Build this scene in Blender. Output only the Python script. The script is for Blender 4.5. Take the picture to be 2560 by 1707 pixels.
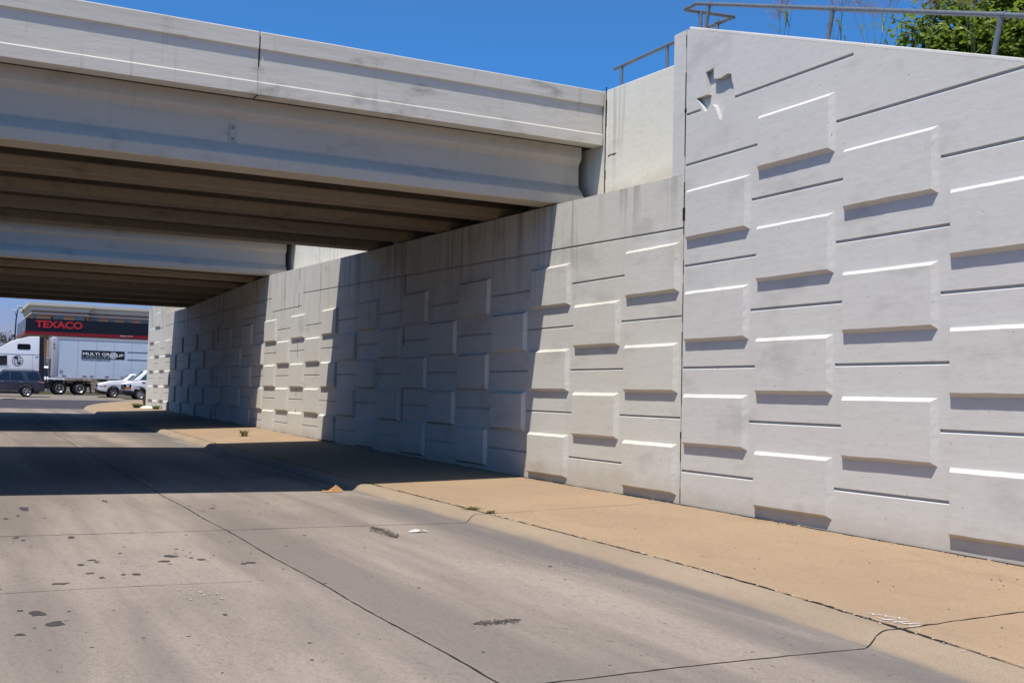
import bpy, bmesh, math, random
import numpy as np
from mathutils import Vector, Matrix
from mathutils.geometry import delaunay_2d_cdt

random.seed(7)
for o in list(bpy.data.objects):
    bpy.data.objects.remove(o)
scene = bpy.context.scene
C = scene.collection
R = math.radians

# ---------------------------------------------------------------- camera
F_PX, YAW, PITCH, ROLL = 2720.67, 0.478442, 0.0494208, 0.0227659
fw = Vector((math.sin(YAW) * math.cos(PITCH), math.cos(YAW) * math.cos(PITCH), math.sin(PITCH)))
rt = Vector((math.cos(YAW), -math.sin(YAW), 0))
up = rt.cross(fw)
r2 = rt * math.cos(ROLL) + up * math.sin(ROLL)
u2 = up * math.cos(ROLL) - rt * math.sin(ROLL)
cam_data = bpy.data.cameras.new('camera')
cam = bpy.data.objects.new('camera', cam_data)
C.objects.link(cam)
m = Matrix((r2, u2, -fw)).transposed().to_4x4()
cam.matrix_world = m
cam_data.sensor_width = 36.0
cam_data.sensor_fit = 'HORIZONTAL'
cam_data.lens = 36.0 * F_PX / 2560.0
cam_data.clip_start = 0.1
cam_data.clip_end = 6000
scene.camera = cam

# ---------------------------------------------------------------- light
SUN = Vector((-0.377, -0.21, 1.0)).normalized()      # towards the sun
world = bpy.data.worlds.new('World')
scene.world = world
world.use_nodes = True
wn = world.node_tree.nodes
wl_ = world.node_tree.links
for n in list(wn):
    wn.remove(n)
sky = wn.new('ShaderNodeTexSky')
sky.sky_type = 'NISHITA'
sky.sun_disc = False
sky.sun_elevation = math.asin(SUN.z)
sky.sun_rotation = math.atan2(SUN.x, SUN.y)
sky.altitude = 150
sky.air_density = 1.0
sky.dust_density = 0.3
sky.ozone_density = 1.6
bg = wn.new('ShaderNodeBackground')
bg.inputs['Strength'].default_value = 0.115
wo = wn.new('ShaderNodeOutputWorld')
tint = wn.new('ShaderNodeMix'); tint.data_type = 'RGBA'; tint.blend_type = 'MULTIPLY'
tint.inputs[0].default_value = 1.0
geo = wn.new('ShaderNodeTexCoord')
sxyz = wn.new('ShaderNodeSeparateXYZ'); wl_.new(geo.outputs['Generated'], sxyz.inputs[0])
tr_ = wn.new('ShaderNodeValToRGB')          # paler lavender air low down, deep blue above
tr_.color_ramp.elements[0].position = 0.02; tr_.color_ramp.elements[0].color = (0.50, 0.45, 0.76, 1)
e3 = tr_.color_ramp.elements.new(0.62); e3.color = (0.15, 0.18, 0.19, 1)
tr_.color_ramp.elements[1].position = 0.22; tr_.color_ramp.elements[1].color = (0.24, 0.78, 1.34, 1)
wl_.new(sxyz.outputs[2], tr_.inputs[0])
wl_.new(tr_.outputs[0], tint.inputs[7])
wl_.new(sky.outputs[0], tint.inputs[6])
wl_.new(tint.outputs[2], bg.inputs['Color'])
wl_.new(bg.outputs[0], wo.inputs['Surface'])
sd = bpy.data.lights.new('sun', 'SUN')
sd.energy = 5.0
sd.angle = R(0.53)
sd.color = (1.0, 0.95, 0.86)
sun = bpy.data.objects.new('sun', sd)
C.objects.link(sun)
sun.rotation_euler = SUN.to_track_quat('Z', 'Y').to_euler()
scene.view_settings.view_transform = 'Standard'
scene.view_settings.look = 'None'
scene.view_settings.exposure = 0.0
scene.view_settings.gamma = 1.0
scene.cycles.max_bounces = 8
scene.cycles.diffuse_bounces = 1

# ---------------------------------------------------------------- helpers
def s2l(r, g, b):
    f = lambda v: (v / 255.0) / 12.92 if v / 255.0 < 0.04045 else (((v / 255.0) + 0.055) / 1.055) ** 2.4
    return (f(r), f(g), f(b), 1.0)

def tag(o, label=None, cat=None, group=None, kind=None):
    if label: o['label'] = label
    if cat: o['category'] = cat
    if group: o['group'] = group
    if kind: o['kind'] = kind
    return o

def thing(name, loc, label, cat, group=None):
    o = bpy.data.objects.new(name, None)
    o.empty_display_size = 0.3
    o.location = loc
    C.objects.link(o)
    return tag(o, label, cat, group)

def copy_tree(o, parent=None):
    c = o.copy()
    C.objects.link(c)
    c.parent = parent
    for ch in list(o.children):
        copy_tree(ch, c)
    return c

def org(o):
    v = Vector((0, 0, 0))
    while o is not None:
        v += Vector(o.location)
        o = o.parent
    return v

class MB:
    def __init__(s):
        s.v = []; s.f = []; s.m = []
    def add(s, vs, fs, mi=0):
        b = len(s.v)
        s.v += [tuple(v) for v in vs]
        s.f += [tuple(b + i for i in f) for f in fs]
        s.m += [mi] * len(fs)
        return s
    def box(s, x0, x1, y0, y1, z0, z1, mi=0):
        vs = [(x0, y0, z0), (x1, y0, z0), (x1, y1, z0), (x0, y1, z0), (x0, y0, z1), (x1, y0, z1), (x1, y1, z1), (x0, y1, z1)]
        fs = [(0, 3, 2, 1), (4, 5, 6, 7), (0, 1, 5, 4), (1, 2, 6, 5), (2, 3, 7, 6), (3, 0, 4, 7)]
        return s.add(vs, fs, mi)
    def prism(s, poly, a0, a1, axis, mi=0, caps=True, n=1):
        """poly: 2-D points; axis 'x' -> (y,z), 'y' -> (x,z), 'z' -> (x,y)"""
        k = len(poly)
        def P(q, a):
            return {'x': (a, q[0], q[1]), 'y': (q[0], a, q[1]), 'z': (q[0], q[1], a)}[axis]
        vs = []
        for j in range(n + 1):
            a = a0 + (a1 - a0) * j / n
            vs += [P(q, a) for q in poly]
        fs = []
        for j in range(n):
            for i in range(k):
                i2 = (i + 1) % k
                fs.append((j * k + i, j * k + i2, (j + 1) * k + i2, (j + 1) * k + i))
        if caps:
            fs.append(tuple(range(k - 1, -1, -1)))
            fs.append(tuple(n * k + i for i in range(k)))
        return s.add(vs, fs, mi)
    def tube(s, pts, r, n=8, mi=0, caps=True, r1=None):
        pts = [Vector(p) for p in pts]
        K = len(pts)
        rings = []
        for i, p in enumerate(pts):
            if i == 0: d = pts[1] - p
            elif i == K - 1: d = p - pts[i - 1]
            else: d = (pts[i + 1] - p).normalized() + (p - pts[i - 1]).normalized()
            d = d.normalized()
            a = Vector((0, 0, 1)) if abs(d.z) < 0.9 else Vector((1, 0, 0))
            e1 = d.cross(a).normalized(); e2 = d.cross(e1)
            rr = r if r1 is None else r + (r1 - r) * i / (K - 1)
            if 0 < i < K - 1:
                t = (pts[i + 1] - p).normalized().dot((p - pts[i - 1]).normalized())
                rr = rr / max(0.5, math.sqrt((1 + t) / 2)) if False else rr
            rings.append([p + (e1 * math.cos(2 * math.pi * j / n) + e2 * math.sin(2 * math.pi * j / n)) * rr for j in range(n)])
        vs = [v for rg in rings for v in rg]
        fs = []
        for i in range(K - 1):
            for j in range(n):
                j2 = (j + 1) % n
                fs.append((i * n + j, i * n + j2, (i + 1) * n + j2, (i + 1) * n + j))
        if caps:
            fs.append(tuple(range(n - 1, -1, -1)))
            fs.append(tuple((K - 1) * n + j for j in range(n)))
        return s.add(vs, fs, mi)
    def lathe(s, prof, c, n=28, mi=0):
        """revolve (r, y) about a Y axis through c"""
        vs = []
        for (r, y) in prof:
            for j in range(n):
                a = 2 * math.pi * j / n
                vs.append((c[0] + r * math.cos(a), c[1] + y, c[2] + r * math.sin(a)))
        fs = []
        for i in range(len(prof) - 1):
            for j in range(n):
                j2 = (j + 1) % n
                fs.append((i * n + j, (i + 1) * n + j, (i + 1) * n + j2, i * n + j2))
        return s.add(vs, fs, mi)
    def strip(s, pts, w, z=0.0, jit=0.0, mi=0):
        """flat ribbon on the ground along 3-D pts"""
        pts = [Vector(p) for p in pts]
        vs = []
        for i, p in enumerate(pts):
            d = (pts[min(i + 1, len(pts) - 1)] - pts[max(i - 1, 0)]).normalized()
            nrm = Vector((-d.y, d.x, 0)).normalized()
            a = w * 0.5 * (1 + jit * random.uniform(-1, 1)); b = w * 0.5 * (1 + jit * random.uniform(-1, 1))
            vs.append(p + nrm * a + Vector((0, 0, z))); vs.append(p - nrm * b + Vector((0, 0, z)))
        fs = [(2 * i, 2 * i + 1, 2 * i + 3, 2 * i + 2) for i in range(len(pts) - 1)]
        return s.add(vs, fs, mi)
    def build(s, name, mats, parent=None, local=False, smooth=None, bevel=0.0, seg=2, recalc=True, bevel_angle=30):
        if not isinstance(mats, (list, tuple)): mats = [mats]
        me = bpy.data.meshes.new(name)
        o3 = Vector((0, 0, 0)) if (local or parent is None) else org(parent)
        me.from_pydata([tuple(Vector(v) - o3) for v in s.v], [], s.f)
        for mt in mats: me.materials.append(mt)
        me.polygons.foreach_set('material_index', s.m)
        if recalc or bevel:
            bm = bmesh.new(); bm.from_mesh(me)
            bmesh.ops.remove_doubles(bm, verts=bm.verts, dist=1e-5)
            if recalc: bmesh.ops.recalc_face_normals(bm, faces=bm.faces)
            if bevel:
                ed = [e for e in bm.edges if len(e.link_faces) == 2 and e.calc_face_angle(0) > R(bevel_angle)]
                bmesh.ops.bevel(bm, geom=ed, offset=bevel, segments=seg, profile=0.5, affect='EDGES', clamp_overlap=True)
            bm.to_mesh(me); bm.free()
        me.update()
        if smooth is not None:
            me.polygons.foreach_set('use_smooth', [True] * len(me.polygons))
            me.set_sharp_from_angle(angle=R(smooth))
        o = bpy.data.objects.new(name, me)
        C.objects.link(o)
        if parent is not None: o.parent = parent
        return o

def text_geo(txt, bold=0.0, extrude=0.01, spacing=1.0):
    cu = bpy.data.curves.new('lettering', 'FONT')
    cu.body = txt; cu.size = 1.0; cu.extrude = extrude; cu.offset = bold; cu.resolution_u = 3; cu.space_character = spacing
    ob = bpy.data.objects.new('lettering', cu); C.objects.link(ob)
    dg = bpy.context.evaluated_depsgraph_get(); dg.update()
    me = bpy.data.meshes.new_from_object(ob.evaluated_get(dg))
    vs = [tuple(v.co) for v in me.vertices]; fs = [tuple(p.vertices) for p in me.polygons]
    bpy.data.objects.remove(ob); bpy.data.curves.remove(cu); bpy.data.meshes.remove(me)
    return vs, fs

def put_text(mb, txt, x0, x1, z0, z1, y, bold=0.0, thick=0.02, mi=0, spacing=1.0):
    """lettering in the XZ plane, facing -Y, fitted to the rectangle"""
    vs, fs = text_geo(txt, bold, 0.01, spacing)
    xs = [v[0] for v in vs]; ys = [v[1] for v in vs]
    ax, bx, ay, by = min(xs), max(xs), min(ys), max(ys)
    mb.add([(x0 + (v[0] - ax) / (bx - ax) * (x1 - x0), y - (v[2] + 0.01) / 0.02 * thick, z0 + (v[1] - ay) / (by - ay) * (z1 - z0)) for v in vs], fs, mi)

# ---------------------------------------------------------------- materials
class NT:
    def __init__(s, name):
        s.m = bpy.data.materials.new(name); s.m.use_nodes = True
        s.t = s.m.node_tree; s.n = s.t.nodes; s.l = s.t.links
        s.b = s.n['Principled BSDF']
        s.tc = s.n.new('ShaderNodeTexCoord')
    def mapping(s, scale, loc=(0, 0, 0)):
        n = s.n.new('ShaderNodeMapping'); n.inputs['Scale'].default_value = scale; n.inputs['Location'].default_value = loc
        s.l.new(s.tc.outputs['Object'], n.inputs['Vector']); return n.outputs[0]
    def noise(s, scale=(1, 1, 1), sc=1.0, detail=4, rough=0.55, loc=(0, 0, 0), dist=0.0):
        n = s.n.new('ShaderNodeTexNoise'); n.inputs['Scale'].default_value = sc; n.inputs['Detail'].default_value = detail
        n.inputs['Roughness'].default_value = rough; n.inputs['Distortion'].default_value = dist
        s.l.new(s.mapping(scale, loc), n.inputs['Vector']); return n.outputs['Fac']
    def ramp(s, fac, stops):
        n = s.n.new('ShaderNodeValToRGB'); e = n.color_ramp.elements
        while len(e) < len(stops): e.new(0.5)
        for i, (p, c) in enumerate(stops):
            e[i].position = p; e[i].color = c if len(c) == 4 else (*c, 1)
        s.l.new(fac, n.inputs[0]); return n.outputs[0]
    def step(s, fac, a, b):
        n = s.n.new('ShaderNodeMapRange'); n.inputs['From Min'].default_value = a; n.inputs['From Max'].default_value = b
        n.interpolation_type = 'SMOOTHSTEP'; s.l.new(fac, n.inputs['Value']); return n.outputs[0]
    def mix(s, fac, a, b, mode='MIX'):
        n = s.n.new('ShaderNodeMix'); n.data_type = 'RGBA'; n.blend_type = mode
        for i, v in ((0, fac), (6, a), (7, b)):
            if isinstance(v, (int, float)): n.inputs[i].default_value = v
            elif isinstance(v, tuple): n.inputs[i].default_value = v if len(v) == 4 else (*v, 1)
            else: s.l.new(v, n.inputs[i])
        return n.outputs[2]
    def math(s, op, a, b=0.0):
        n = s.n.new('ShaderNodeMath'); n.operation = op
        for i, v in ((0, a), (1, b)):
            if isinstance(v, (int, float)): n.inputs[i].default_value = v
            else: s.l.new(v, n.inputs[i])
        return n.outputs[0]
    def xyz(s):
        n = s.n.new('ShaderNodeSeparateXYZ'); s.l.new(s.tc.outputs['Object'], n.inputs[0]); return n.outputs
    def bump(s, h, strength=0.3, dist=0.01):
        n = s.n.new('ShaderNodeBump'); n.inputs['Strength'].default_value = strength; n.inputs['Distance'].default_value = dist
        s.l.new(h, n.inputs['Height']); s.l.new(n.outputs[0], s.b.inputs['Normal'])
    def done(s, col, rough=0.85, spec=0.3, metal=0.0):
        if isinstance(col, tuple): s.b.inputs['Base Color'].default_value = col if len(col) == 4 else (*col, 1)
        else: s.l.new(col, s.b.inputs['Base Color'])
        s.b.inputs['Roughness'].default_value = rough
        s.b.inputs['Specular IOR Level'].default_value = spec
        s.b.inputs['Metallic'].default_value = metal
        return s.m

def simple(name, col, rough=0.5, spec=0.4, metal=0.0, var=0.12, sc=6.0):
    t = NT(name)
    n = t.noise(sc=sc, detail=3)
    a = tuple(c * (1 - var) for c in col[:3]); b = tuple(min(1, c * (1 + var)) for c in col[:3])
    return t.done(t.ramp(n, [(0.3, a), (0.7, b)]), rough, spec, metal)

def wall_mat(name, base, warm, streaks=0.0, ztop=3.4):
    t = NT(name)
    big = t.noise((1, 1, 1), 0.35, 3)
    col = t.mix(t.step(big, 0.35, 0.65), base, warm)
    sm = t.noise((1, 0.8, 1.6), 1.1, 5, 0.6, (3, 1, 7))
    col = t.mix(t.math('MULTIPLY', t.step(sm, 0.54, 0.72), 0.36), col, (base[0] * .55, base[1] * .54, base[2] * .53), 'MIX')
    hs = t.noise((1, 1.0, 14), 1.3, 4, 0.6, (0, 5, 0))
    col = t.mix(t.math('MULTIPLY', t.step(hs, 0.42, 0.70), 0.12), col, (base[0] * .72, base[1] * .72, base[2] * .70))
    if streaks:
        st = t.noise((1, 2.6, 0.10), 1.5, 5, 0.65, (9, 2, 0))
        br = t.noise((1, 0.35, 0.2), 1.0, 2, 0.5, (4, 8, 0))
        z = t.xyz()[2]
        fall = t.step(z, ztop - 2.6, ztop - 0.05)
        msk = t.math('MULTIPLY', t.math('MULTIPLY', t.step(st, 0.50, 0.62), fall), t.step(br, 0.36, 0.58))
        col = t.mix(t.math('MULTIPLY', msk, streaks), col, (0.19, 0.145, 0.10))
        st2 = t.noise((1, 9, 0.25), 1.0, 3, 0.6, (1, 3, 0))
        msk2 = t.math('MULTIPLY', t.math('MULTIPLY', t.step(st2, 0.57, 0.66), t.step(z, ztop - 1.6, ztop)), t.step(br, 0.44, 0.62))
        col = t.mix(t.math('MULTIPLY', msk2, streaks * 0.9), col, (0.09, 0.075, 0.06))
    g = t.noise(sc=55, detail=3, rough=0.7)
    col = t.mix(t.math('MULTIPLY', t.step(g, 0.58, 0.75), 0.30), col, (0.25, 0.235, 0.22))
    md = t.noise((1, 1, 2.5), 6.0, 5, 0.7, (2, 4, 4))
    col = t.mix(t.math('MULTIPLY', t.step(md, 0.48, 0.72), 0.14), col, (0.30, 0.28, 0.26))
    pit = t.noise((1, 1, 1), 17.0, 2, 0.5, (7, 3, 1))
    col = t.mix(t.math('MULTIPLY', t.step(pit, 0.735, 0.76), 0.7), col, (0.20, 0.17, 0.15))
    zb_ = t.xyz()[2]
    spl = t.math('ADD', zb_, t.math('MULTIPLY', t.noise((1, 1.2, 1), 1.6, 5, 0.7, (1, 1, 9)), -0.55))
    col = t.mix(t.math('MULTIPLY', t.math('SUBTRACT', 1.0, t.step(spl, -0.22, 0.06)), 0.35), col, (0.42, 0.34, 0.25))
    b1 = t.noise((1, 2.2, 9), 1.6, 5, 0.6)
    b2 = t.noise(sc=2.0, detail=3)
    h = t.math('ADD', t.math('MULTIPLY', b1, 0.6), t.math('ADD', t.math('MULTIPLY', b2, 1.0), t.math('MULTIPLY', g, 0.12)))
    t.bump(h, 0.30, 0.012)
    return t.done(col, 0.8, 0.25)

M = {}
M['wing'] = wall_mat('painted_concrete_lavender_grey', (0.655, 0.632, 0.590), (0.635, 0.617, 0.578))
M['low'] = wall_mat('painted_concrete_streaked', (0.66, 0.64, 0.58), (0.645, 0.615, 0.535), 0.45, 4.95)
M['setback'] = wall_mat('painted_concrete_cream', (0.80, 0.775, 0.68), (0.78, 0.74, 0.62), 0.5, 1.9)

def bridge_mat(name, base, dirt):
    t = NT(name)
    big = t.noise((0.25, 1, 1), 0.8, 4)
    col = t.mix(t.step(big, 0.3, 0.7), base, tuple(c * 0.86 for c in base))
    sm = t.noise((0.9, 1, 2.0), 1.2, 5, 0.65, (2, 2, 5))
    col = t.mix(t.math('MULTIPLY', t.step(sm, 0.55, 0.75), dirt), col, (base[0] * .42, base[1] * .39, base[2] * .36))
    vs = t.noise((3.5, 1, 0.3), 1.5, 4, 0.6, (7, 0, 1))
    col = t.mix(t.math('MULTIPLY', t.step(vs, 0.58, 0.72), dirt * 0.5), col, (base[0] * .5, base[1] * .45, base[2] * .38))
    g = t.noise(sc=40, detail=3, rough=0.7)
    col = t.mix(t.math('MULTIPLY', t.step(g, 0.64, 0.74), 0.25), col, (0.2, 0.19, 0.18))
    t.bump(t.math('ADD', t.noise((0.6, 2, 4), 3.0, 5, 0.6), t.math('MULTIPLY', g, 0.2)), 0.35, 0.012)
    return t.done(col, 0.82, 0.25)
M['parapet'] = bridge_mat('parapet_concrete', (0.70, 0.65, 0.565), 0.7)
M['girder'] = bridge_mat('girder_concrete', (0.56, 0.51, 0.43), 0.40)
M['girder_in'] = bridge_mat('shaded_girder_concrete', (0.36, 0.295, 0.22), 0.65)  # inner girders: under-deck shade put into a darker brown copy of girder concrete
M['deck'] = bridge_mat('deck_concrete', (0.06, 0.047, 0.038), 0.5)  # near-black base puts the deep shade between girders into the slab colour

def road_mat():
    t = NT('road_concrete')
    a, b = (0.395, 0.325, 0.272), (0.235, 0.198, 0.168)
    band = t.noise((0.9, 0.07, 1), 1.0, 4, 0.6, (0, 0, 0))
    col = t.mix(t.step(band, 0.36, 0.62), a, b)
    big = t.noise((0.5, 0.25, 1), 0.7, 4, 0.6, (5, 3, 0))
    col = t.mix(t.math('MULTIPLY', t.step(big, 0.42, 0.7), 0.5), col, (0.175, 0.150, 0.132))
    at = t.n.new('ShaderNodeAttribute'); at.attribute_name = 'dirt'
    gut = t.step(at.outputs['Fac'], 0.0, 1.0)
    gn = t.noise((2.0, 0.25, 1), 1.0, 4, 0.6, (1, 6, 0))
    col = t.mix(t.math('MULTIPLY', gut, t.step(gn, 0.30, 0.62)), col, (0.178, 0.160, 0.152))
    fine = t.noise(sc=70, detail=4, rough=0.75)
    col = t.mix(t.math('MULTIPLY', t.step(fine, 0.42, 0.68), 0.50), col, (0.125, 0.108, 0.097))
    gr2 = t.noise((1.0, 0.5, 1), 24, 4, 0.75, (8, 1, 0))
    col = t.mix(t.math('MULTIPLY', t.step(gr2, 0.45, 0.72), 0.35), col, (0.135, 0.117, 0.106))
    st = t.noise((6, 0.6, 1), 3.0, 4, 0.7, (2, 9, 0))
    col = t.mix(t.math('MULTIPLY', t.step(st, 0.55, 0.72), 0.25), col, (0.15, 0.13, 0.12))
    sp = t.noise((1, 1, 1), 11.0, 2, 0.5, (4, 4, 0))
    col = t.mix(t.math('MULTIPLY', t.step(sp, 0.70, 0.74), 0.6), col, (0.07, 0.06, 0.058))
    t.bump(t.math('ADD', fine, t.math('MULTIPLY', t.noise((14, 1.2, 1), 3.0, 3), 0.5)), 0.35, 0.006)
    return t.done(col, 0.88, 0.2)
M['road'] = road_mat()

def walk_mat(name, a, b, dk):
    t = NT(name)
    big = t.noise((1, 0.5, 1), 0.9, 4, 0.6)
    col = t.mix(t.step(big, 0.32, 0.68), a, b)
    sm = t.noise((1, 0.45, 1), 2.2, 5, 0.65, (2, 7, 1))
    col = t.mix(t.math('MULTIPLY', t.step(sm, 0.54, 0.75), 0.40), col, dk)
    fine = t.noise(sc=60, detail=4, rough=0.75)
    col = t.mix(t.math('MULTIPLY', t.step(fine, 0.44, 0.70), 0.42), col, tuple(c * 0.62 for c in dk))
    gr2 = t.noise((1, 0.6, 1), 22, 4, 0.75, (8, 1, 0))
    col = t.mix(t.math('MULTIPLY', t.step(gr2, 0.46, 0.72), 0.25), col, tuple(c * 0.7 for c in dk))
    sp = t.noise((1, 1, 1), 13.0, 2, 0.5, (4, 1, 0))
    col = t.mix(t.math('MULTIPLY', t.step(sp, 0.71, 0.75), 0.6), col, (0.09, 0.07, 0.05))
    t.bump(fine, 0.3, 0.005)
    return t.done(col, 0.9, 0.15)
M['walk'] = walk_mat('tan_sidewalk_concrete', (0.415, 0.295, 0.188), (0.368, 0.262, 0.172), (0.28, 0.20, 0.138))
def kerb_mat():
    t = NT('kerb_concrete')
    big = t.noise((1, 0.5, 1), 1.1, 4, 0.6)
    col = t.mix(t.step(big, 0.32, 0.68), (0.37, 0.287, 0.205), (0.32, 0.25, 0.18))
    at = t.n.new('ShaderNodeAttribute'); at.attribute_name = 'dirt'
    dn = t.noise((1.5, 0.35, 1), 1.6, 5, 0.65, (3, 3, 0))
    d = t.step(t.math('ADD', at.outputs['Fac'], t.math('MULTIPLY', t.math('SUBTRACT', dn, 0.5), 0.7)), 0.25, 0.85)
    col = t.mix(d, col, (0.182, 0.160, 0.145))
    fine = t.noise(sc=60, detail=4, rough=0.75)
    col = t.mix(t.math('MULTIPLY', t.step(fine, 0.46, 0.70), 0.40), col, (0.13, 0.105, 0.085))
    t.bump(fine, 0.35, 0.006)
    return t.done(col, 0.9, 0.15)
M['kerb'] = kerb_mat()
M['asphalt'] = walk_mat('asphalt', (0.085, 0.075, 0.085), (0.065, 0.058, 0.066), (0.05, 0.045, 0.05))
M['street'] = walk_mat('street_concrete', (0.26, 0.22, 0.185), (0.225, 0.195, 0.17), (0.17, 0.15, 0.13))
M['lot'] = walk_mat('forecourt_concrete', (0.36, 0.31, 0.26), (0.32, 0.28, 0.24), (0.25, 0.22, 0.19))
M['grass'] = walk_mat('dry_grass_ground', (0.11, 0.13, 0.035), (0.15, 0.14, 0.05), (0.09, 0.10, 0.03))
M['earth'] = walk_mat('embankment_earth', (0.20, 0.17, 0.10), (0.14, 0.15, 0.06), (0.12, 0.11, 0.06))
M['joint'] = simple('joint_dirt', (0.035, 0.030, 0.028), 0.95, 0.1)
M['oil'] = simple('oil_stain', (0.068, 0.058, 0.057), 0.6, 0.4)
M['patch'] = simple('tar_smear', (0.120, 0.102, 0.092), 0.9, 0.1, var=0.4, sc=14)
M['grit'] = simple('pale_grit', (0.50, 0.46, 0.40), 0.8, 0.2)
M['paint_white'] = simple('white_marking_paint', (0.66, 0.64, 0.64), 0.7, 0.3)
M['steel'] = simple('galvanised_pipe', (0.19, 0.21, 0.235), 0.45, 0.5, 0.35, 0.15, 20)
M['plate'] = simple('painted_steel_plate', (0.42, 0.41, 0.37), 0.6, 0.4)
M['white'] = simple('white_vehicle_paint', (0.86, 0.87, 0.89), 0.25, 0.5, var=0.03)
M['trailer'] = simple('white_trailer_panel', (0.58, 0.65, 0.73), 0.4, 0.4, var=0.05, sc=1.2)
M['trailer_grey'] = simple('grey_trailer_corner', (0.42, 0.42, 0.46), 0.45, 0.4, var=0.06)
M['navy'] = simple('dark_blue_grey_vehicle_paint', (0.040, 0.046, 0.075), 0.22, 0.6, var=0.08)
M['black'] = simple('black_plastic', (0.012, 0.012, 0.014), 0.5, 0.4)
M['rubber'] = simple('tyre_rubber', (0.016, 0.015, 0.016), 0.85, 0.2)
M['rim'] = simple('alloy_rim', (0.50, 0.50, 0.52), 0.3, 0.6, 0.7)
M['rim_dark'] = simple('wheel_hub_rusty', (0.17, 0.13, 0.09), 0.6, 0.4, 0.3)
M['glass'] = simple('tinted_vehicle_glass', (0.010, 0.014, 0.022), 0.06, 0.8, var=0.02)
M['glass_g'] = simple('green_vehicle_glass', (0.035, 0.085, 0.085), 0.06, 0.8, var=0.05)
M['chrome'] = simple('chrome', (0.75, 0.75, 0.78), 0.12, 0.6, 0.9)
M['red'] = simple('red_reflector', (0.36, 0.025, 0.03), 0.35, 0.5)
M['tail'] = simple('tail_lamp', (0.35, 0.16, 0.15), 0.2, 0.6)
M['amber'] = simple('amber_lens', (0.70, 0.20, 0.03), 0.25, 0.5)
M['lens'] = simple('clear_lamp_lens', (0.70, 0.72, 0.74), 0.15, 0.6)
M['decal'] = simple('black_decal', (0.010, 0.011, 0.013), 0.4, 0.4)
M['ink'] = simple('dark_lettering', (0.03, 0.03, 0.035), 0.5, 0.3)
M['maroon'] = simple('dark_maroon_panel', (0.028, 0.014, 0.022), 0.5, 0.3)
M['signred'] = simple('red_sign_lettering', (0.52, 0.022, 0.028), 0.4, 0.4)
M['band'] = simple('red_fascia_band', (0.24, 0.006, 0.012), 0.4, 0.4)
M['fascia'] = simple('black_fascia', (0.008, 0.008, 0.014), 0.35, 0.4)
M['soffit'] = simple('canopy_soffit', (0.13, 0.10, 0.075), 0.7, 0.2)
M['greyside'] = simple('sheen_fascia_panel', (0.14, 0.19, 0.25), 0.3, 0.5, var=0.35, sc=1.5)  # sunlit sheen of the side fascia put into its base colour
M['cornice'] = simple('grey_cornice', (0.60, 0.57, 0.52), 0.8, 0.2, var=0.06)
M['trim'] = simple('pale_trim', (0.66, 0.62, 0.58), 0.8, 0.2, var=0.05)
M['hotel_o'] = simple('orange_stucco', (0.66, 0.33, 0.16), 0.9, 0.15, var=0.06)
M['hotel_b'] = simple('brown_stucco', (0.40, 0.205, 0.145), 0.9, 0.15, var=0.06)
M['pane'] = simple('teal_window_glass', (0.06, 0.16, 0.21), 0.1, 0.7, var=0.3, sc=1.5)
M['stone'] = simple('fieldstone', (0.33, 0.26, 0.20), 0.9, 0.15, var=0.55, sc=2.5)
M['greyband'] = simple('grey_metal_fascia', (0.38, 0.38, 0.36), 0.6, 0.3)
M['leafbrown'] = simple('orange_brown_cardboard', (0.46, 0.25, 0.10), 0.8, 0.2)
M['litter'] = simple('white_paper', (0.85, 0.85, 0.86), 0.7, 0.2, var=0.03)
M['bark'] = simple('bark', (0.12, 0.085, 0.06), 0.9, 0.1, var=0.3, sc=20)
M['skin'] = simple('skin', (0.35, 0.2, 0.14), 0.6, 0.3)

def leaf_mat(name, a, b, c):
    t = NT(name)
    oi = t.n.new('ShaderNodeObjectInfo')
    n = t.noise(sc=3.0, detail=3); n2 = t.noise(sc=23.0, detail=2, loc=(3, 1, 2))
    col = t.mix(t.step(n, 0.36, 0.64), a, b)
    col = t.mix(t.math('MULTIPLY', t.step(n2, 0.52, 0.66), 0.8), col, c)
    tr = t.n.new('ShaderNodeBsdfTranslucent'); t.l.new(col, tr.inputs['Color'])
    mx = t.n.new('ShaderNodeMixShader'); mx.inputs[0].default_value = 0.5
    t.done(col, 0.45, 0.4)
    out = t.n['Material Output']
    t.l.new(t.b.outputs[0], mx.inputs[1]); t.l.new(tr.outputs[0], mx.inputs[2]); t.l.new(mx.outputs[0], out.inputs[0])
    return t.m
M['leaf'] = leaf_mat('shrub_leaf', (0.15, 0.25, 0.032), (0.24, 0.34, 0.04), (0.46, 0.48, 0.06))
M['grassleaf'] = leaf_mat('grass_blade', (0.16, 0.23, 0.07), (0.22, 0.29, 0.10), (0.34, 0.34, 0.17))
M['seed'] = leaf_mat('grass_seed_head', (0.42, 0.28, 0.22), (0.5, 0.36, 0.3), (0.55, 0.45, 0.4))
M['darkleaf'] = leaf_mat('dusty_leaf', (0.06, 0.065, 0.05), (0.09, 0.08, 0.06), (0.10, 0.09, 0.07))
M['dryleaf'] = leaf_mat('dry_weed', (0.16, 0.17, 0.05), (0.24, 0.21, 0.09), (0.3, 0.25, 0.12))

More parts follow.
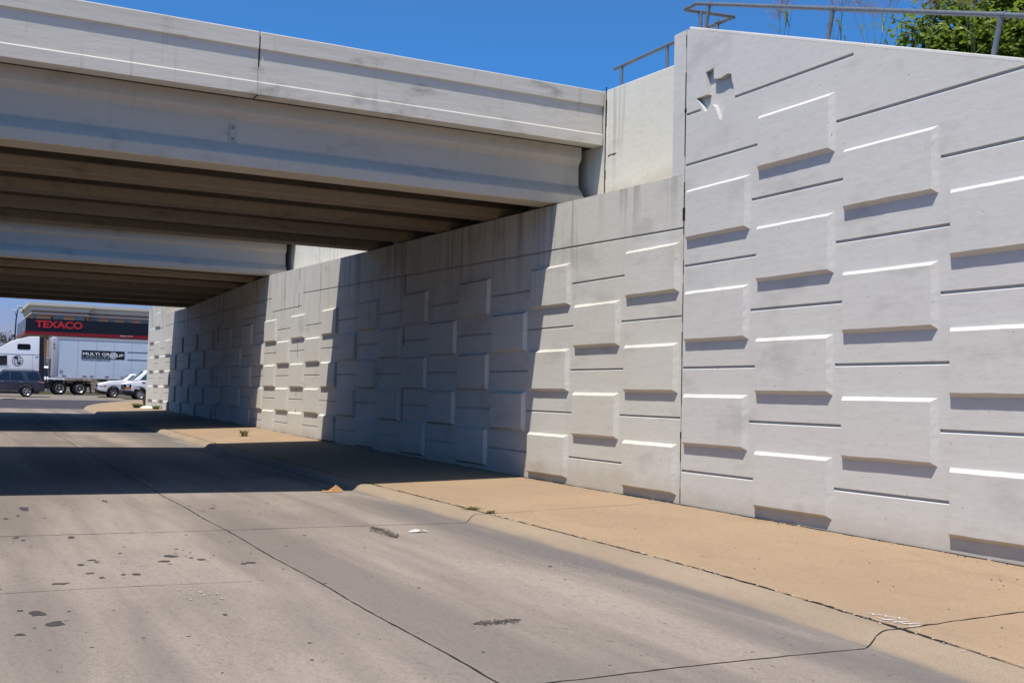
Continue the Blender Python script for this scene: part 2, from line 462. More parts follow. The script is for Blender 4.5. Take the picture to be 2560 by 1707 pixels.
# ---------------------------------------------------------------- terrain profile (eye level = 0)
GY = [-40, -10, 0, 7, 12.9, 17.8, 29.9, 37.3, 53.85, 62, 72, 81.5, 83.3, 85.3, 89, 95, 130, 300]
GZ = [-1.95, -1.86, -1.80, -1.752, -1.708, -1.681, -1.582, -1.491, -1.31, -1.195, -1.045, -0.908, -0.88, -0.852, -0.742, -0.705, -0.60, -0.35]
def G(y): return float(np.interp(y, GY, GZ))
WY = [-40, 0, 7.25, 12.9, 17.8, 29.9, 37.25, 53.8, 61]
WZ = [-1.72, -1.605, -1.565, -1.518, -1.495, -1.391, -1.292, -1.092, -1.01]
def WB(y): return float(np.interp(y, WY, WZ))
def cross(x, y):
    f = max(0.0, min(1.0, (62 - y) / 8.0))
    d = 6.2 - x
    return 0.0063 * (d if d < 9 else 18 - d) * f if d > 0 else 0.0
def kx(y):
    if y < 10: return 6.2 - 0.0137 * (10 - max(y, -6)) ** 2
    if y > 57: return 6.2 + 0.0152 * (y - 57) ** 2
    return 6.2
def ZR(x, y): return G(y) + cross(x, y)

def frange(a, b, st):
    n = max(1, int(round((b - a) / st)))
    return [a + (b - a) * i / n for i in range(n + 1)]

def sheet(name, mats, xs, ys, zf, kind='structure', extra=None, xr=None):
    mb = MB()
    nx, ny = len(xs), len(ys)
    vs = []
    for y in ys:
        for x in xs:
            X = xr(x, y) if xr else x
            vs.append((X, y, zf(X, y)))
    fs = [(j * nx + i, j * nx + i + 1, (j + 1) * nx + i + 1, (j + 1) * nx + i) for j in range(ny - 1) for i in range(nx - 1)]
    mb.add(vs, fs)
    if extra: extra(mb)
    o = mb.build(name, mats, recalc=False)
    o['kind'] = kind
    return o

# base ground out to the horizon, sunk below every paved sheet
sheet('ground', [M['earth']], [-1500, -400, -120, -60, -30, -16, 0, 6, 12, 20, 40, 80, 160, 400, 1500],
      [-300, -120, -60, -30, -12, 0, 7, 13, 18, 30, 37, 54, 62, 72, 82, 89, 95, 130, 200, 300, 700, 2500], lambda x, y: G(y) - 0.14)

def road_extra(mb):
    J = 1
    # longitudinal joint and cross joints
    mb.strip([(3.04 + 0.010 * math.sin(y * 2.1), y, ZR(3.04, y)) for y in frange(-12, 60, 0.12)], 0.015, 0.003, 0.55, J)
    mb.strip([(-0.75, y, ZR(-0.75, y)) for y in frange(-12, 60, 0.25)], 0.022, 0.003, 0.5, J)
    for yj in (-1.5, 5.85, 13.2, 20.7, 28.1, 35.3, 42.6, 50):
        mb.strip([(x, yj + 0.018 * math.sin(x * 1.7) + random.uniform(-.006, .006), ZR(x, yj)) for x in frange(-14, kx(yj) - 0.02, 0.10)], 0.014, 0.003, 0.7, J)
    # thin mid-slab crack
    mb.strip([(x, 9.75 + 0.05 * math.sin(x * 1.3), ZR(x, 9.75)) for x in frange(-6, 2.5, 0.12)], 0.007, 0.003, 0.9, J)
    def blot(x, y, rx, ry, mi, n=11, wob=0.35, dz=0.003):
        vs = [(x, y, ZR(x, y) + dz)]
        for i in range(n):
            a = 2 * math.pi * i / n; k = 1 + wob * random.uniform(-1, 1)
            X, Y = x + rx * k * math.cos(a), y + ry * k * math.sin(a)
            vs.append((X, Y, ZR(X, Y) + dz))
        mb.add(vs, [(0, 1 + i, 1 + (i + 1) % n) for i in range(n)], mi)
    spots = [(1.0, 15.97, .085, .34), (2.11, 16.75, .05, .2), (0.73, 14.85, .045, .12), (0.88, 15.16, .03, .09), (0.75, 13.08, .05, .10), (1.3, 12.97, .05, .12), (0.81, 12.87, .03, .06),
             (1.33, 11.31, .05, .07), (1.36, 11.18, .04, .06), (1.2, 11.05, .05, .07), (2.08, 11.37, .10, .10), (1.97, 11.06, .08, .07), (2.25, 11.2, .03, .05), (2.32, 11.08, .05, .10),
             (2.66, 10.72, .04, .06), (2.75, 10.75, .07, .09), (1.61, 10.4, .06, .07), (1.5, 10.42, .03, .05), (1.3, 10.3, .045, .05), (1.23, 10.56, .05, .06), (0.94, 10.1, .085, .06), (0.68, 8.88, .075, .13),
             (0.57, 9.03, .035, .04), (0.78, 8.48, .09, .11), (3.39, 15.54, .05, .08), (2.22, 11.82, .03, .04), (1.96, 8.41, .03, .04), (0.52, 8.2, .05, .05), (0.9, 8.9, .02, .03)]
    for (x, y, rx, ry) in spots:
        blot(x, y, rx * .7, ry * .7, 2)
    rnd = random.Random(3)
    for i in range(100):
        x, y = rnd.uniform(0.3, 5.6), rnd.uniform(4.5, 16.5)
        r = rnd.uniform(0.003, 0.012) * (0.5 + 0.06 * y)
        blot(x, y, r * 1.5, r * rnd.uniform(.8, 2.0), rnd.choice([2, 3, 3]), 7, 0.5)
    # tar smears and scraped patches
    def smear(x0, y0, x1, y1, w, n=260):
        d = Vector((x1 - x0, y1 - y0, 0)); q = Vector((-d.y, d.x, 0)).normalized()
        for k in range(n):
            t_ = rnd.random(); e = rnd.gauss(0, .33) * w * (1 - abs(2 * t_ - 1) ** 3)
            blot(x0 + d.x * t_ + q.x * e, y0 + d.y * t_ + q.y * e, rnd.uniform(.004, .012), rnd.uniform(.006, .02), 3, 6, 0.5, 0.004)
    smear(4.86, 13.1, 4.78, 12.05, .17, 480)
    smear(3.62, 7.50, 4.02, 7.52, .13, 200)
    # pale grit near the gutter
    for k in range(150):
        blot(5.55 + rnd.gauss(0, .30), 9.8 + rnd.gauss(0, .42), .008, .010, 4, 5, 0.4, 0.006)
    for k in range(14):
        blot(1.95 + rnd.gauss(0, .10), 9.35 + rnd.gauss(0, .18), .012, .018, 4, 5, 0.4, 0.006)
RXS = [-16, -8, -2.8, 0, 2, 4, 5, 5.4, 5.65, 5.9, 6.05, 6.2]
RDV = [0, 0, 0, 0, 0, 0, 0, .12, .55, 1.0, 1.0, .8]
road_o = sheet('road', [M['road'], M['joint'], M['oil'], M['patch'], M['grit']], RXS, frange(-12, 60.3, 1.0), ZR, extra=road_extra,
      xr=lambda x, y: x if x < 2.5 else 2.0 + (x - 2.0) * ((kx(min(y, 60.3)) + 0.01) - 2.0) / 4.2)

at_ = road_o.data.attributes.new('dirt', 'FLOAT', 'POINT')
ng_ = len(RXS) * len(frange(-12, 60.3, 1.0))
at_.data.foreach_set('value', [RDV[i % len(RXS)] if i < ng_ else 0.0 for i in range(len(road_o.data.vertices))])
def kerb_extra():
    mb = MB()
    prof = [(-0.005, -0.05), (0.0, 0.0), (0.045, 0.022), (0.105, 0.084), (0.150, 0.106), (0.21, 0.113), (0.335, 0.110), (0.335, -0.1)]
    ys = frange(-12, 76, 0.5)
    k = len(prof); vs = []; rn = random.Random(5)
    for i, y in enumerate(ys):
        d = (kx(y + .1) - kx(y - .1)) / .2
        nx, ny = 1 / math.hypot(1, d), -d / math.hypot(1, d)
        for (a, b) in prof:
            j = rn.uniform(-.004, .004)
            vs.append((kx(y) + (a + j) * nx, y + a * ny, G(y) + b))
    fs = [(j * k + i, j * k + i + 1, (j + 1) * k + i + 1, (j + 1) * k + i) for j in range(len(ys) - 1) for i in range(k - 1)]
    mb.add(vs, fs)
    # joints across the kerb and the broken dirt line behind it
    for yj in (-1.5, 5.85, 13.2, 20.7, 28.1, 35.3, 42.6, 50):
        pts = [(kx(yj) + a, yj + random.uniform(-.008, .008), G(yj) + b + 0.004) for (a, b) in prof[1:7]]
        w = 0.015
        v = []
        for p_ in pts: v += [(p_[0], p_[1] - w / 2, p_[2]), (p_[0], p_[1] + w / 2, p_[2])]
        mb.add(v, [(2 * i, 2 * i + 2, 2 * i + 3, 2 * i + 1) for i in range(len(pts) - 1)], 1)
    y = 3.0
    while y < 52:
        L = rn.uniform(0.25, 1.3); w = rn.uniform(0.010, 0.034) * (1.1 if y < 16 else 0.9)
        mb.strip([(kx(q) + 0.345 + rn.uniform(-.006, .006), q, G(q) + 0.110) for q in frange(y, y + L, 0.07)], w, 0.006, 0.8, 1)
        y += L + rn.choice([0.0, 0.0, 0.02, 0.1])
    for i in range(160):
        q = rn.uniform(4, 16); x = kx(q) + 0.345 + rn.gauss(0, .03); s_ = rn.uniform(.004, .011)
        z = G(q) + 0.118
        mb.add([(x - s_, q - s_, z), (x + s_, q - s_, z), (x, q + s_, z + .006)], [(0, 1, 2)], 2)
    o = mb.build('kerb', [M['kerb'], M['joint'], M['grit']], recalc=False, smooth=50)
    at = o.data.attributes.new('dirt', 'FLOAT', 'POINT')
    dv = [0.9, 0.8, 0.45, 0.12, 0.0, 0.0, 0.0, 0.0]
    at.data.foreach_set('value', [dv[i % k] if i < len(ys) * k else 0.0 for i in range(len(o.data.vertices))])
    o['kind'] = 'structure'
kerb_extra()

def ZW(x, y):
    x0 = kx(y) + 0.34; z0 = G(y) + 0.108
    if y > 61: return z0 + 0.012 * min(3.0, max(0, x - x0))
    t_ = (x - x0) / max(0.1, 9.5 - x0)
    return z0 + (WB(y) - z0) * t_
def walk_extra(mb):
    rn = random.Random(9)
    for yj in (5.85, 13.2, 20.7, 28.1, 35.3, 42.6, 50):
        w = 0.018 if yj < 10 else 0.010
        mb.strip([(x, yj + 0.01 * math.sin(x * 3) + rn.uniform(-.008, .008), ZW(x, yj)) for x in frange(kx(yj) + .36, 9.48, 0.09)], w, 0.004, 0.8, 1)
    # dirt and crumbs where the sidewalk meets the wall
    y = 5.0
    while y < 50:
        L = rn.uniform(0.3, 1.6)
        mb.strip([(9.488, q, ZW(9.488, q)) for q in frange(y, y + L, 0.1)], rn.uniform(.02, .05), 0.005, 0.8, 1)
        y += L + rn.choice([0, .05, .3])
    for i in range(240):
        q = rn.uniform(6, 20) if i < 190 else rn.uniform(30, 37)
        x = 9.47 - abs(rn.gauss(0, .05)); s_ = rn.uniform(.003, .010); z = ZW(x, q) + 0.004
        mb.add([(x - s_, q - s_, z), (x + s_, q - s_, z), (x + s_ * .3, q + s_, z), (x, q, z + s_ * 1.3)], [(0, 1, 3), (1, 2, 3), (2, 0, 3)], rn.choice([2, 1, 1]))
    for i in range(120):
        x, y_ = rn.uniform(6.7, 9.4), rn.uniform(5, 16); r = rn.uniform(.004, .013); z = ZW(x, y_) + .004
        mb.add([(x - r, y_ - r, z), (x + r, y_ - r * .5, z), (x + r * .6, y_ + r * 1.3, z), (x - r * .6, y_ + r, z)], [(0, 1, 2, 3)], rn.choice([1, 1, 2]))
    # white survey scribbles sprayed at the kerb joint
    def stroke(pts, w=0.016):
        mb.strip([(x, y_, ZW(x, y_)) for x, y_ in pts], w, 0.006, 0.35, 3)
    x0, y0 = 6.50, 6.36
    for k in range(3):
        stroke([(x0 - .02 + k * .035, y0 - k * .10), (x0 + .03 + k * .035, y0 - .03 - k * .10), (x0 - .02 + k * .035, y0 - .07 - k * .10), (x0 + .04 + k * .03, y0 - .10 - k * .10)])
    stroke([(6.44, 6.20), (6.455, 6.05), (6.49, 5.92)])
    stroke([(6.41, 6.13), (6.53, 6.10)]); stroke([(6.42, 6.03), (6.56, 6.00)]); stroke([(6.44, 5.96), (6.58, 5.92)])
    stroke([(6.41, 5.87), (6.52, 5.86)], 0.02)
sheet('sidewalk', [M['walk'], M['joint'], M['grit'], M['paint_white']], [0, 0.33, 0.66, 1.0], frange(-12, 61, 0.5), ZW, extra=walk_extra,
      xr=lambda x, y: kx(y) + 0.335 + x * (9.52 - kx(y) - 0.335))
sheet('sidewalk_corner', [M['walk']], [0, 0.1, 0.3, 1.0], frange(61, 76, 0.5), ZW, xr=lambda x, y: kx(y) + 0.335 + x * (24 - kx(y) - 0.335))
sheet('frontage_asphalt', [M['asphalt']], [-80, -20, 0, 6, 20, 90], frange(60.3, 77.0, 2.0), lambda x, y: ZR(x, y) + 0.002)
sheet('frontage_street', [M['street']], [-80, -20, 0, 6, 20, 90], frange(77.0, 95, 1.0), lambda x, y: G(y) + 0.004)
sheet('forecourt', [M['lot']], [-80, -20, 0, 6, 20, 90], frange(98.6, 150, 4.0), lambda x, y: G(y) + 0.05)
# raised grass verge and small traffic island
mb = MB(); mb.box(-80, 90, 95.0, 98.6, -0.95, G(96) + 0.13); o = mb.build('grass_verge', [M['grass']]); o['kind'] = 'structure'
mb = MB(); mb.prism([(-9, 75.2), (3.2, 75.6), (4.0, 76.6), (4.05, 79.2), (3.2, 80.6), (-9, 81)], -1.2, -0.90, 'z'); o = mb.build('traffic_island', [M['lot']], bevel=0.04); o['kind'] = 'structure'
mb = MB(); mb.box(-80, 9.0, 149, 151, -0.8, -0.2); 
# embankment behind the walls
def ZE(x, y):
    top = 5.1
    if y < 12.9: top = max(-1.5, 5.40 - 0.352 * (12.9 - y))
    if y > 56: top = max(-1.2, 5.30 - 0.33 * (y - 56))
    base = top - 0.12
    return min(5.0, base + 0.22 * (x - 10.0)) if x < 60 else base - 0.1
sheet('embankment', [M['earth']], [0, .03, .1, .2, .4, 1.0], frange(-14, 12.6, 1.4) + [12.7, 12.95] + frange(14, 60.2, 2.2), ZE,
      xr=lambda x, y: (10.0 if y < 12.8 else 10.76) + x * 30)

# ---------------------------------------------------------------- relief walls
WX = 9.5
CW, CY0, PH = 1.568, 8.152, 1.485
def relief_wall(name, outline, grooves, blocks, extra_holes, mat, parent, xback=10.0):
    """front face lies in the plane X = WX; outline is a polygon in (Y, z)"""
    mb = MB()
    pts = []; edges = []
    def add_poly(P):
        b = len(pts); pts.extend([Vector(q) for q in P])
        edges.extend([(b + i, b + (i + 1) % len(P)) for i in range(len(P))])
    # densify the outline a little
    add_poly(outline)
    holes = []
    for (ya, yb, zt, h) in grooves:
        slope = 0.0
        if isinstance(zt, tuple): z0, z1 = zt
        else: z0 = z1 = zt
        P = [(ya, z0 - h), (yb, z1 - h), (yb, z1), (ya, z0)]
        holes.append(P); add_poly(P)
    for P in extra_holes:
        holes.append(P); add_poly(P)
    vo, eo, fo, _, _, _ = delaunay_2d_cdt(pts, edges, [], 0, 1e-5)
    def inside(q, P):
        c = False; n = len(P)
        for i in range(n):
            (x1, y1), (x2, y2) = P[i], P[(i + 1) % n]
            if (y1 > q[1]) != (y2 > q[1]) and q[0] < (x2 - x1) * (q[1] - y1) / (y2 - y1) + x1: c = not c
        return c
    fs = []
    for f in fo:
        cy = sum(vo[i][0] for i in f) / len(f); cz = sum(vo[i][1] for i in f) / len(f)
        if inside((cy, cz), outline) and not any(inside((cy, cz), P) for P in holes):
            fs.append(tuple(f))
    mb.add([(WX, v[0], v[1]) for v in vo], [tuple(reversed(f)) for f in fs])
    # shell behind the face
    n = len(outline)
    cap = 0.0
    v = [(WX, y, z) for y, z in outline] + [(xback, y, z) for y, z in outline]
    mb.add(v, [(i, (i + 1) % n, n + (i + 1) % n, n + i) for i in range(n)] + [tuple(range(n, 2 * n))])
    # grooves: square top, chamfered bottom lip
    for (ya, yb, zt, h) in grooves:
        z0, z1 = zt if isinstance(zt, tuple) else (zt, zt)
        d = 0.026
        a = [(WX, ya, z0), (WX + d, ya, z0 - .004), (WX + d, ya, z0 - h + .020), (WX, ya, z0 - h)]
        b = [(WX, yb, z1), (WX + d, yb, z1 - .004), (WX + d, yb, z1 - h + .020), (WX, yb, z1 - h)]
        mb.add(a + b, [(0, 1, 5, 4), (1, 2, 6, 5), (2, 3, 7, 6), (0, 3, 2, 1), (4, 5, 6, 7)])
    # raised bevelled blocks
    rn = random.Random(11)
    for (ya, yb, zt, zb) in blocks:
        i, d = 0.050, 0.066
        N = 10
        def ring(y0, y1, za, zb_, x, jit):
            P = []
            for k in range(N): P.append((x, y0 + (y1 - y0) * k / N, za))
            for k in range(N): P.append((x, y1, za + (zb_ - za) * k / N))
            for k in range(N): P.append((x, y1 + (y0 - y1) * k / N, zb_))
            for k in range(N): P.append((x, y0, zb_ + (za - zb_) * k / N))
            return [(p[0], p[1] + rn.uniform(-jit, jit), p[2] + rn.uniform(-jit, jit)) for p in P]
        i2 = i + rn.uniform(-.004, .004)
        r0 = ring(ya, yb, zb, zt, WX + 0.004, 0.0015)
        r1 = ring(ya + i2, yb - i2, zb + i2, zt - i2, WX - d, 0.0028)
        K = 4 * N
        mb.add(r0 + r1, [(q, (q + 1) % K, K + (q + 1) % K, K + q) for q in range(K)] + [tuple(range(K, 2 * K))])
    # panels recessed behind shaped holes
    for P in extra_holes:
        n = len(P); d = 0.074
        v = [(WX, y, z) for y, z in P] + [(WX + d, y, z) for y, z in P]
        mb.add(v, [(q, (q + 1) % n, n + (q + 1) % n, n + q) for q in range(n)] + [tuple(range(n, 2 * n))])
    return mb.build(name, [mat], parent)

def colY(k): return CY0 + CW * k
def blk(k, zt): return (colY(k) - 1.412, colY(k), zt, zt - 0.745)
EV, OD = 0.83, 0.08

# --- tall wing wall on the right
def wtop(y): return 5.455 - 0.352 * max(0.0, 12.9 - y)
wing = thing('retaining_wall', (WX, 8.0, WB(8)), 'tall pale grey concrete wing wall with raised blocks and recessed state outline beside the sidewalk', 'retaining wall')
YN = 0.2
gro, blo = [], []
for k in range(-4, 4):
    y1 = colY(k); lim = wtop(y1 - 1.57) - 0.42
    T0 = EV if k % 2 == 0 else OD
    G0 = -0.255 if k % 2 == 0 else 0.475
    for n in range(-2, 4):
        zt = T0 + PH * n
        if zt <= lim and zt - 0.745 > -1.62 and not (k == 2 and zt > 3.9): blo.append(blk(k, zt))
        zg = G0 + PH * n
        if k == 3 and zg > 4: continue
        if k == 2 and zg > 4: continue
        if k == 1 and zg > 3.4: continue
        if k == 0 and zg > 2.5 + 0.5: continue
        if zg <= lim + 0.15 and zg - .05 > -1.5 and y1 - 1.57 > YN:
            gro.append((y1 - CW + 0.004, min(y1 + 0.13, 12.90), zg, 0.046))
gro += [(9.58, 11.80, 4.203, 0.046), (12.56, 12.90, 4.195, 0.046), (6.9, 9.86, 3.44, 0.046)]
texas = [(12.455, 4.70), (12.275, 4.715), (12.27, 4.555), (12.18, 4.535), (12.10, 4.53), (12.03, 4.545), (11.955, 4.555), (11.885, 4.53), (11.865, 4.42), (11.83, 4.35), (11.83, 4.215),
         (11.90, 4.15), (12.00, 4.09), (12.06, 4.01), (12.085, 3.925), (12.14, 3.95), (12.19, 4.06), (12.24, 4.15), (12.30, 4.195), (12.37, 4.19), (12.425, 4.12), (12.48, 4.135), (12.535, 4.22), (12.60, 4.29), (12.675, 4.365), (12.41, 4.365)]
outl = [(YN, -1.9), (12.915, -1.9), (12.915, wtop(12.9)), (YN, wtop(YN))]
relief_wall('wall_panel', outl, gro, blo, [texas], M['wing'], wing)
mb = MB()   # thin bright coping edge along the sloping top
mb.prism([(YN, wtop(YN) + 0.002), (12.915, wtop(12.9) + 0.002), (12.915, wtop(12.9) + 0.05), (YN, wtop(YN) + 0.05)], WX + 0.035, 10.02, 'x')
mb.build('coping', [M['wing']], wing, bevel=0.012)

# --- abutment wall under the bridges
def ltop(y): return float(np.interp(y, [12, 13.2, 16.8, 28.6, 36.1, 42, 50, 56, 61], [3.28, 3.305, 3.41, 3.665, 3.845, 3.76, 3.61, 3.62, 3.62]))
low = thing('abutment_wall', (WX, 34.0, -1.4), 'long low patterned concrete abutment wall that carries both bridges and runs into the shade', 'abutment wall')
gro, blo = [], []
YA, YB = 12.935, 60.6
for k in range(4, 34):
    y1 = colY(k)
    if y1 > YB - .05: break
    T0 = EV if k % 2 == 0 else OD
    G0 = -0.255 if k % 2 == 0 else 0.475
    for n in range(-2, 5):
        zt = T0 + PH * n
        mx = 2.42 if y1 < 57.2 else 3.9
        if zt < mx and zt - .745 > WB(y1) - 0.6: blo.append(blk(k, zt))
        zg = G0 + PH * n
        if zg < min(mx, 2.3) and zg - .05 > WB(y1) + 0.02: gro.append((max(y1 - CW + 0.004, YA + .01), min(y1 + 0.13, YB - .02), zg, 0.040))
zl = lambda y: 2.525 + 0.0232 * (y - 12.94)
gro += [(YA + .004, 23.82, (zl(YA), zl(23.82)), 0.04), (23.85, 32.15, (zl(23.85), zl(32.15)), 0.04), (32.25, 35.6, 2.59, 0.04), (35.7, 55.5, 3.05, 0.04),
        (36.5, 39.5, 2.56, .04), (57.3, 58.8, 3.45, 0.04), (55.9, 57.2, 3.0, .04)]
outl = [(YA, -1.8), (YB, -1.4), (YB, 4.02), (55.75, 5.42), (55.75, ltop(55.7))]
outl += [(y, ltop(y)) for y in (50, 46, 42, 38, 36.1, 32, 28.6, 22, 16.8)]
outl += [(13.235, ltop(13.23)), (YA, ltop(13.23))]
relief_wall('wall_panel', outl, gro, blo, [], M['low'], low, 10.34)
relief_wall('end_pillar', [(YA, ltop(13.23) - .002), (13.235, ltop(13.23) - .002), (13.235, 5.455), (YA, 5.455)], [], [], [], M['wing'], low, 10.30)
mb = MB(); mb.prism([(9.999, -1.4), (34, -1.2), (34, 3.9), (9.999, 3.9)], 60.22, 60.58, 'y'); mb.build('return_wall', [M['low']], low)
# panel joints and little broken caulk spots
mb = MB(); rn = random.Random(4)
for yj, zt in ((12.925, 5.40), (23.835, ltop(23.8)), (32.55, ltop(32.5)), (43.6, ltop(43.6))):
    z = WB(yj) + 0.02
    while z < zt - 0.05:
        L = rn.uniform(0.05, 0.7); w = rn.choice([.004, .006, .010, .014])
        mb.box(WX - 0.006, WX + 0.003, yj - w, yj + w, z, min(z + L, zt - .03)); z += L + rn.choice([0.02, 0.15, 0.4])
mb.box(WX - 0.008, WX + .003, 12.90, 12.955, 2.62, 2.80); mb.box(WX - 0.007, WX + .003, 12.90, 12.945, 4.22, 4.27)
mb.build('panel_joint', [M['joint']], low)
# set-back curtain wall standing on the ledge behind the girders
sb = thing('curtain_wall', (10.45, 34.0, 3.5), 'smooth cream concrete curtain wall set back on the ledge behind the girder ends', 'curtain wall')
B1Y0, B1Y1, B2Y0, B2Y1 = 16.44, 28.24, 35.88, 52.78
outl = [(12.95, 3.25), (60.5, 3.5), (60.5, 4.05), (56.0, 5.35), (B2Y1 + .02, 5.45), (B2Y0 - .02, 5.75), (B1Y1 + .02, 5.70), (B1Y0 - .02, 5.50), (13.25, 5.39), (12.95, 5.39)]
mb = MB(); mb.prism(outl, 10.30, 10.75, 'x')
mb.build('wall_slab', [M['setback']], sb, bevel=0.012, seg=1)
mb = MB()   # ragged expansion gap at the parapet end and a spall crack
z = 3.55
while z < 5.5:
    L = rn.uniform(.1, .4); w = rn.uniform(.012, .035)
    mb.box(10.292, 10.302, 16.40 - w, 16.40 + .01, z, z + L); z += L
for i in range(7):
    y = 16.30 - .04 * i; mb.box(10.294, 10.302, y - .03, y, 4.29 + rn.uniform(-.012, .012), 4.305 + rn.uniform(0, .012))
mb.build('crack', [M['joint']], sb)

# ---------------------------------------------------------------- bridges
def bridge(name, label, lipY, backY, girY, zg, slope, XE, joint=None):
    """lipY..backY deck edges, girY girder centres, zg soffit height of the first girder"""
    XL = -12.4
    root = thing(name, (-3, (lipY + backY) / 2, zg), label, 'bridge', 'highway overpasses above the road')
    y0 = girY[0]
    zs = lambda y: zg + 1.09 + slope * (y - y0)          # slab underside
    # deck slab
    mb = MB()
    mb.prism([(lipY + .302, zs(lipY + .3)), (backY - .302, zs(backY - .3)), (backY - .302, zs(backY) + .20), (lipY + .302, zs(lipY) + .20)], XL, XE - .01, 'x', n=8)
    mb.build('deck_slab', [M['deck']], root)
    # outer parapet
    zb = zs(lipY) + 0.0
    def section(y, sgn, zb):
        q = [(0.01, zb - .004), (0.01, zb + .188), (0.034, zb + .198), (0.036, zb + .69), (0.0, zb + .705), (0.0, zb + .965), (0.012, zb + .977), (0.25, zb + .977), (0.25, zb + .205), (0.30, zb + .203), (0.30, zb - .004)]
        return [(y + sgn * a, b) for a, b in q]
    segs = [(XL, XE)] if joint is None else [(XL, joint - .011), (joint + .011, XE)]
    for (a, b) in segs:
        mb = MB(); mb.prism(section(lipY, 1, zb), a, b, 'x', n=14); pr = mb.build('parapet', [M['parapet']], root, bevel=0.006, seg=1)
    if joint is not None:
        mb = MB(); mb.prism([(lipY + .06, zb), (lipY + .06, zb + .95), (lipY + .24, zb + .95), (lipY + .24, zb)], joint - .0105, joint + .0105, 'x')
        mb.prism([(lipY + .012, zb - .002), (lipY + .012, zb + .187), (lipY + .039, zb + .204), (lipY + .039, zb + .43), (lipY + .055, zb + .43), (lipY + .055, zb - .002)], joint - .0108, joint + .0108, 'x', 1)
        mb.build('expansion_joint', [M['joint'], M['parapet']], root)
    mb = MB(); mb.prism(section(backY, -1, zs(backY)), XL, XE, 'x', n=6); mb.build('parapet', [M['parapet']], root, bevel=0.006, seg=1)
    # girders
    prof = [(.28, 0), (.28, .18), (.09, .39), (.09, .77), (.18, .87), (.18, 1.10)]
    for gi, gy in enumerate(girY):
        z0 = zg + slope * (gy - y0)
        poly = [(gy + a, z0 + b) for a, b in prof] + [(gy - a, z0 + b) for a, b in reversed(prof)]
        mb = MB(); mb.prism(poly, XL + .1, XE - .19, 'x', n=8)
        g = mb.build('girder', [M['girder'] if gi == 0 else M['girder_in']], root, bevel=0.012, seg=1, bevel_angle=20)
        if gi == 0:
            xp = 3.80 if joint is not None else 4.0
            if joint is not None:
                mb = MB(); mb.box(xp - .055, xp + .055, gy - .105, gy - .0895, z0 + .40, z0 + .68)
                pl = mb.build('bolted_plate', [M['plate']], g, bevel=.003, seg=1)
                for zz in (.455, .62):
                    mb = MB(); mb.lathe([(.0, -.022), (.013, -.022), (.018, -.012), (.018, 0), (0, 0)], (xp, gy - .105, z0 + zz), 10)
                    mb.build('bolt', [M['steel']], g)
        # end diaphragm between girders
        if gi < len(girY) - 1:
            mb = MB(); mb.box(XE - .62, XE - .32, gy + .095, girY[gi + 1] - .095, z0 + .42, zs(gy) - .01)
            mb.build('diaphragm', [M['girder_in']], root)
    return root
bridge('bridge', 'near concrete overpass whose sunlit parapet has a vertical joint, filling the upper left', 16.45, B1Y1, [17.05, 19.35, 21.75, 24.12, 26.45], 3.44, 0.0225, 10.285, joint=4.06)
bridge('bridge', 'far concrete overpass half hidden behind the near one, with deep shade below', 35.88, B2Y1, [36.44, 38.70, 41.15, 43.4, 45.65, 47.85, 50.15], 3.86, -0.018, 10.285)
# unseen abutment across the road, set close in to dim sky light under the bridges
oth = thing('abutment_wall', (-11.0, 34, -1.6), 'unseen plain concrete abutment across the road, set close in to cut sky light', 'abutment wall')
mb = MB(); mb.prism([(13, -2.0), (60, -1.5), (60, 3.5), (36.2, 3.8), (28.6, 3.62), (13, 3.28)], -12.6, -11.0, 'x'); mb.build('wall_slab', [M['low']], oth)
mb = MB(); mb.prism([(-3, -2.2), (13, -2.0), (13, 5.45), (-3, 0.2)], -11.6, -11.002, 'x'); mb.build('sky_block_wing', [M['wing']], oth)  # wing wall added out of view to block the low sky
mb = MB(); mb.prism([(13.002, 3.27), (13.002, 5.4), (16.40, 5.5), (16.40, 3.38)], -12.6, -11.8, 'x'); mb.prism([(28.3, 3.6), (28.3, 5.7), (35.8, 5.9), (35.8, 3.8)], -12.6, -11.8, 'x'); mb.build('backwall', [M['setback']], oth)
mb = MB(); mb.prism([(-3, -2.2), (-3, 0.2), (13, 5.4), (60, 5.2), (60, -1.5)], -40, -12.61, 'x'); o = mb.build('embankment', [M['earth']]); o['kind'] = 'structure'

# ---------------------------------------------------------------- pipe railings
rail = thing('pipe_railing', (9.8, 10, 5.0), 'grey galvanised pipe handrail following the sloping top of the wing wall', 'railing')
rz = lambda y: 4.155 + 0.3365 * (y - 7.744)
mb = MB()
PR = 0.030
mb.tube([(9.8, 0.6, rz(0.6)), (9.8, 13.10, rz(13.10) - .0), (9.8, 13.16, 5.955), (9.8, 13.38, 5.955), (9.83, 13.40, 5.955), (10.62, 13.27, 5.96), (10.66, 13.29, 5.96)], PR, 10)
mb.build('top_rail', [M['steel']], rail, smooth=40)
yp = 12.776
for yp in (12.79, 10.245, 7.755, 5.27, 2.78):
    mb = MB()
    b = Vector((9.8, yp + .12, rz(yp) - .52)); t_ = Vector((9.8, yp, rz(yp)))
    mb.tube([b, t_], PR, 10); mb.build('post', [M['steel']], rail, smooth=40)
    mb = MB(); d = Vector((0, 1, .3365)).normalized()
    mb.tube([t_ - d * .05, t_ + d * .05], PR + .006, 12); mb.build('clamp', [M['steel']], rail, smooth=40)
mb = MB(); mb.tube([(10.07, 13.355, 5.3), (10.07, 13.355, 5.955)], PR, 10); mb.build('post', [M['steel']], rail, smooth=40)
rail2 = thing('pipe_railing', (10.6, 15, 5.9), 'short grey pipe handrail on top of the set-back curtain wall beside the near parapet', 'railing')
mb = MB(); mb.tube([(10.64, 13.34, 5.96), (10.60, 14.0, 5.965), (10.60, 16.62, 5.99)], PR, 10); mb.build('top_rail', [M['steel']], rail2, smooth=40)
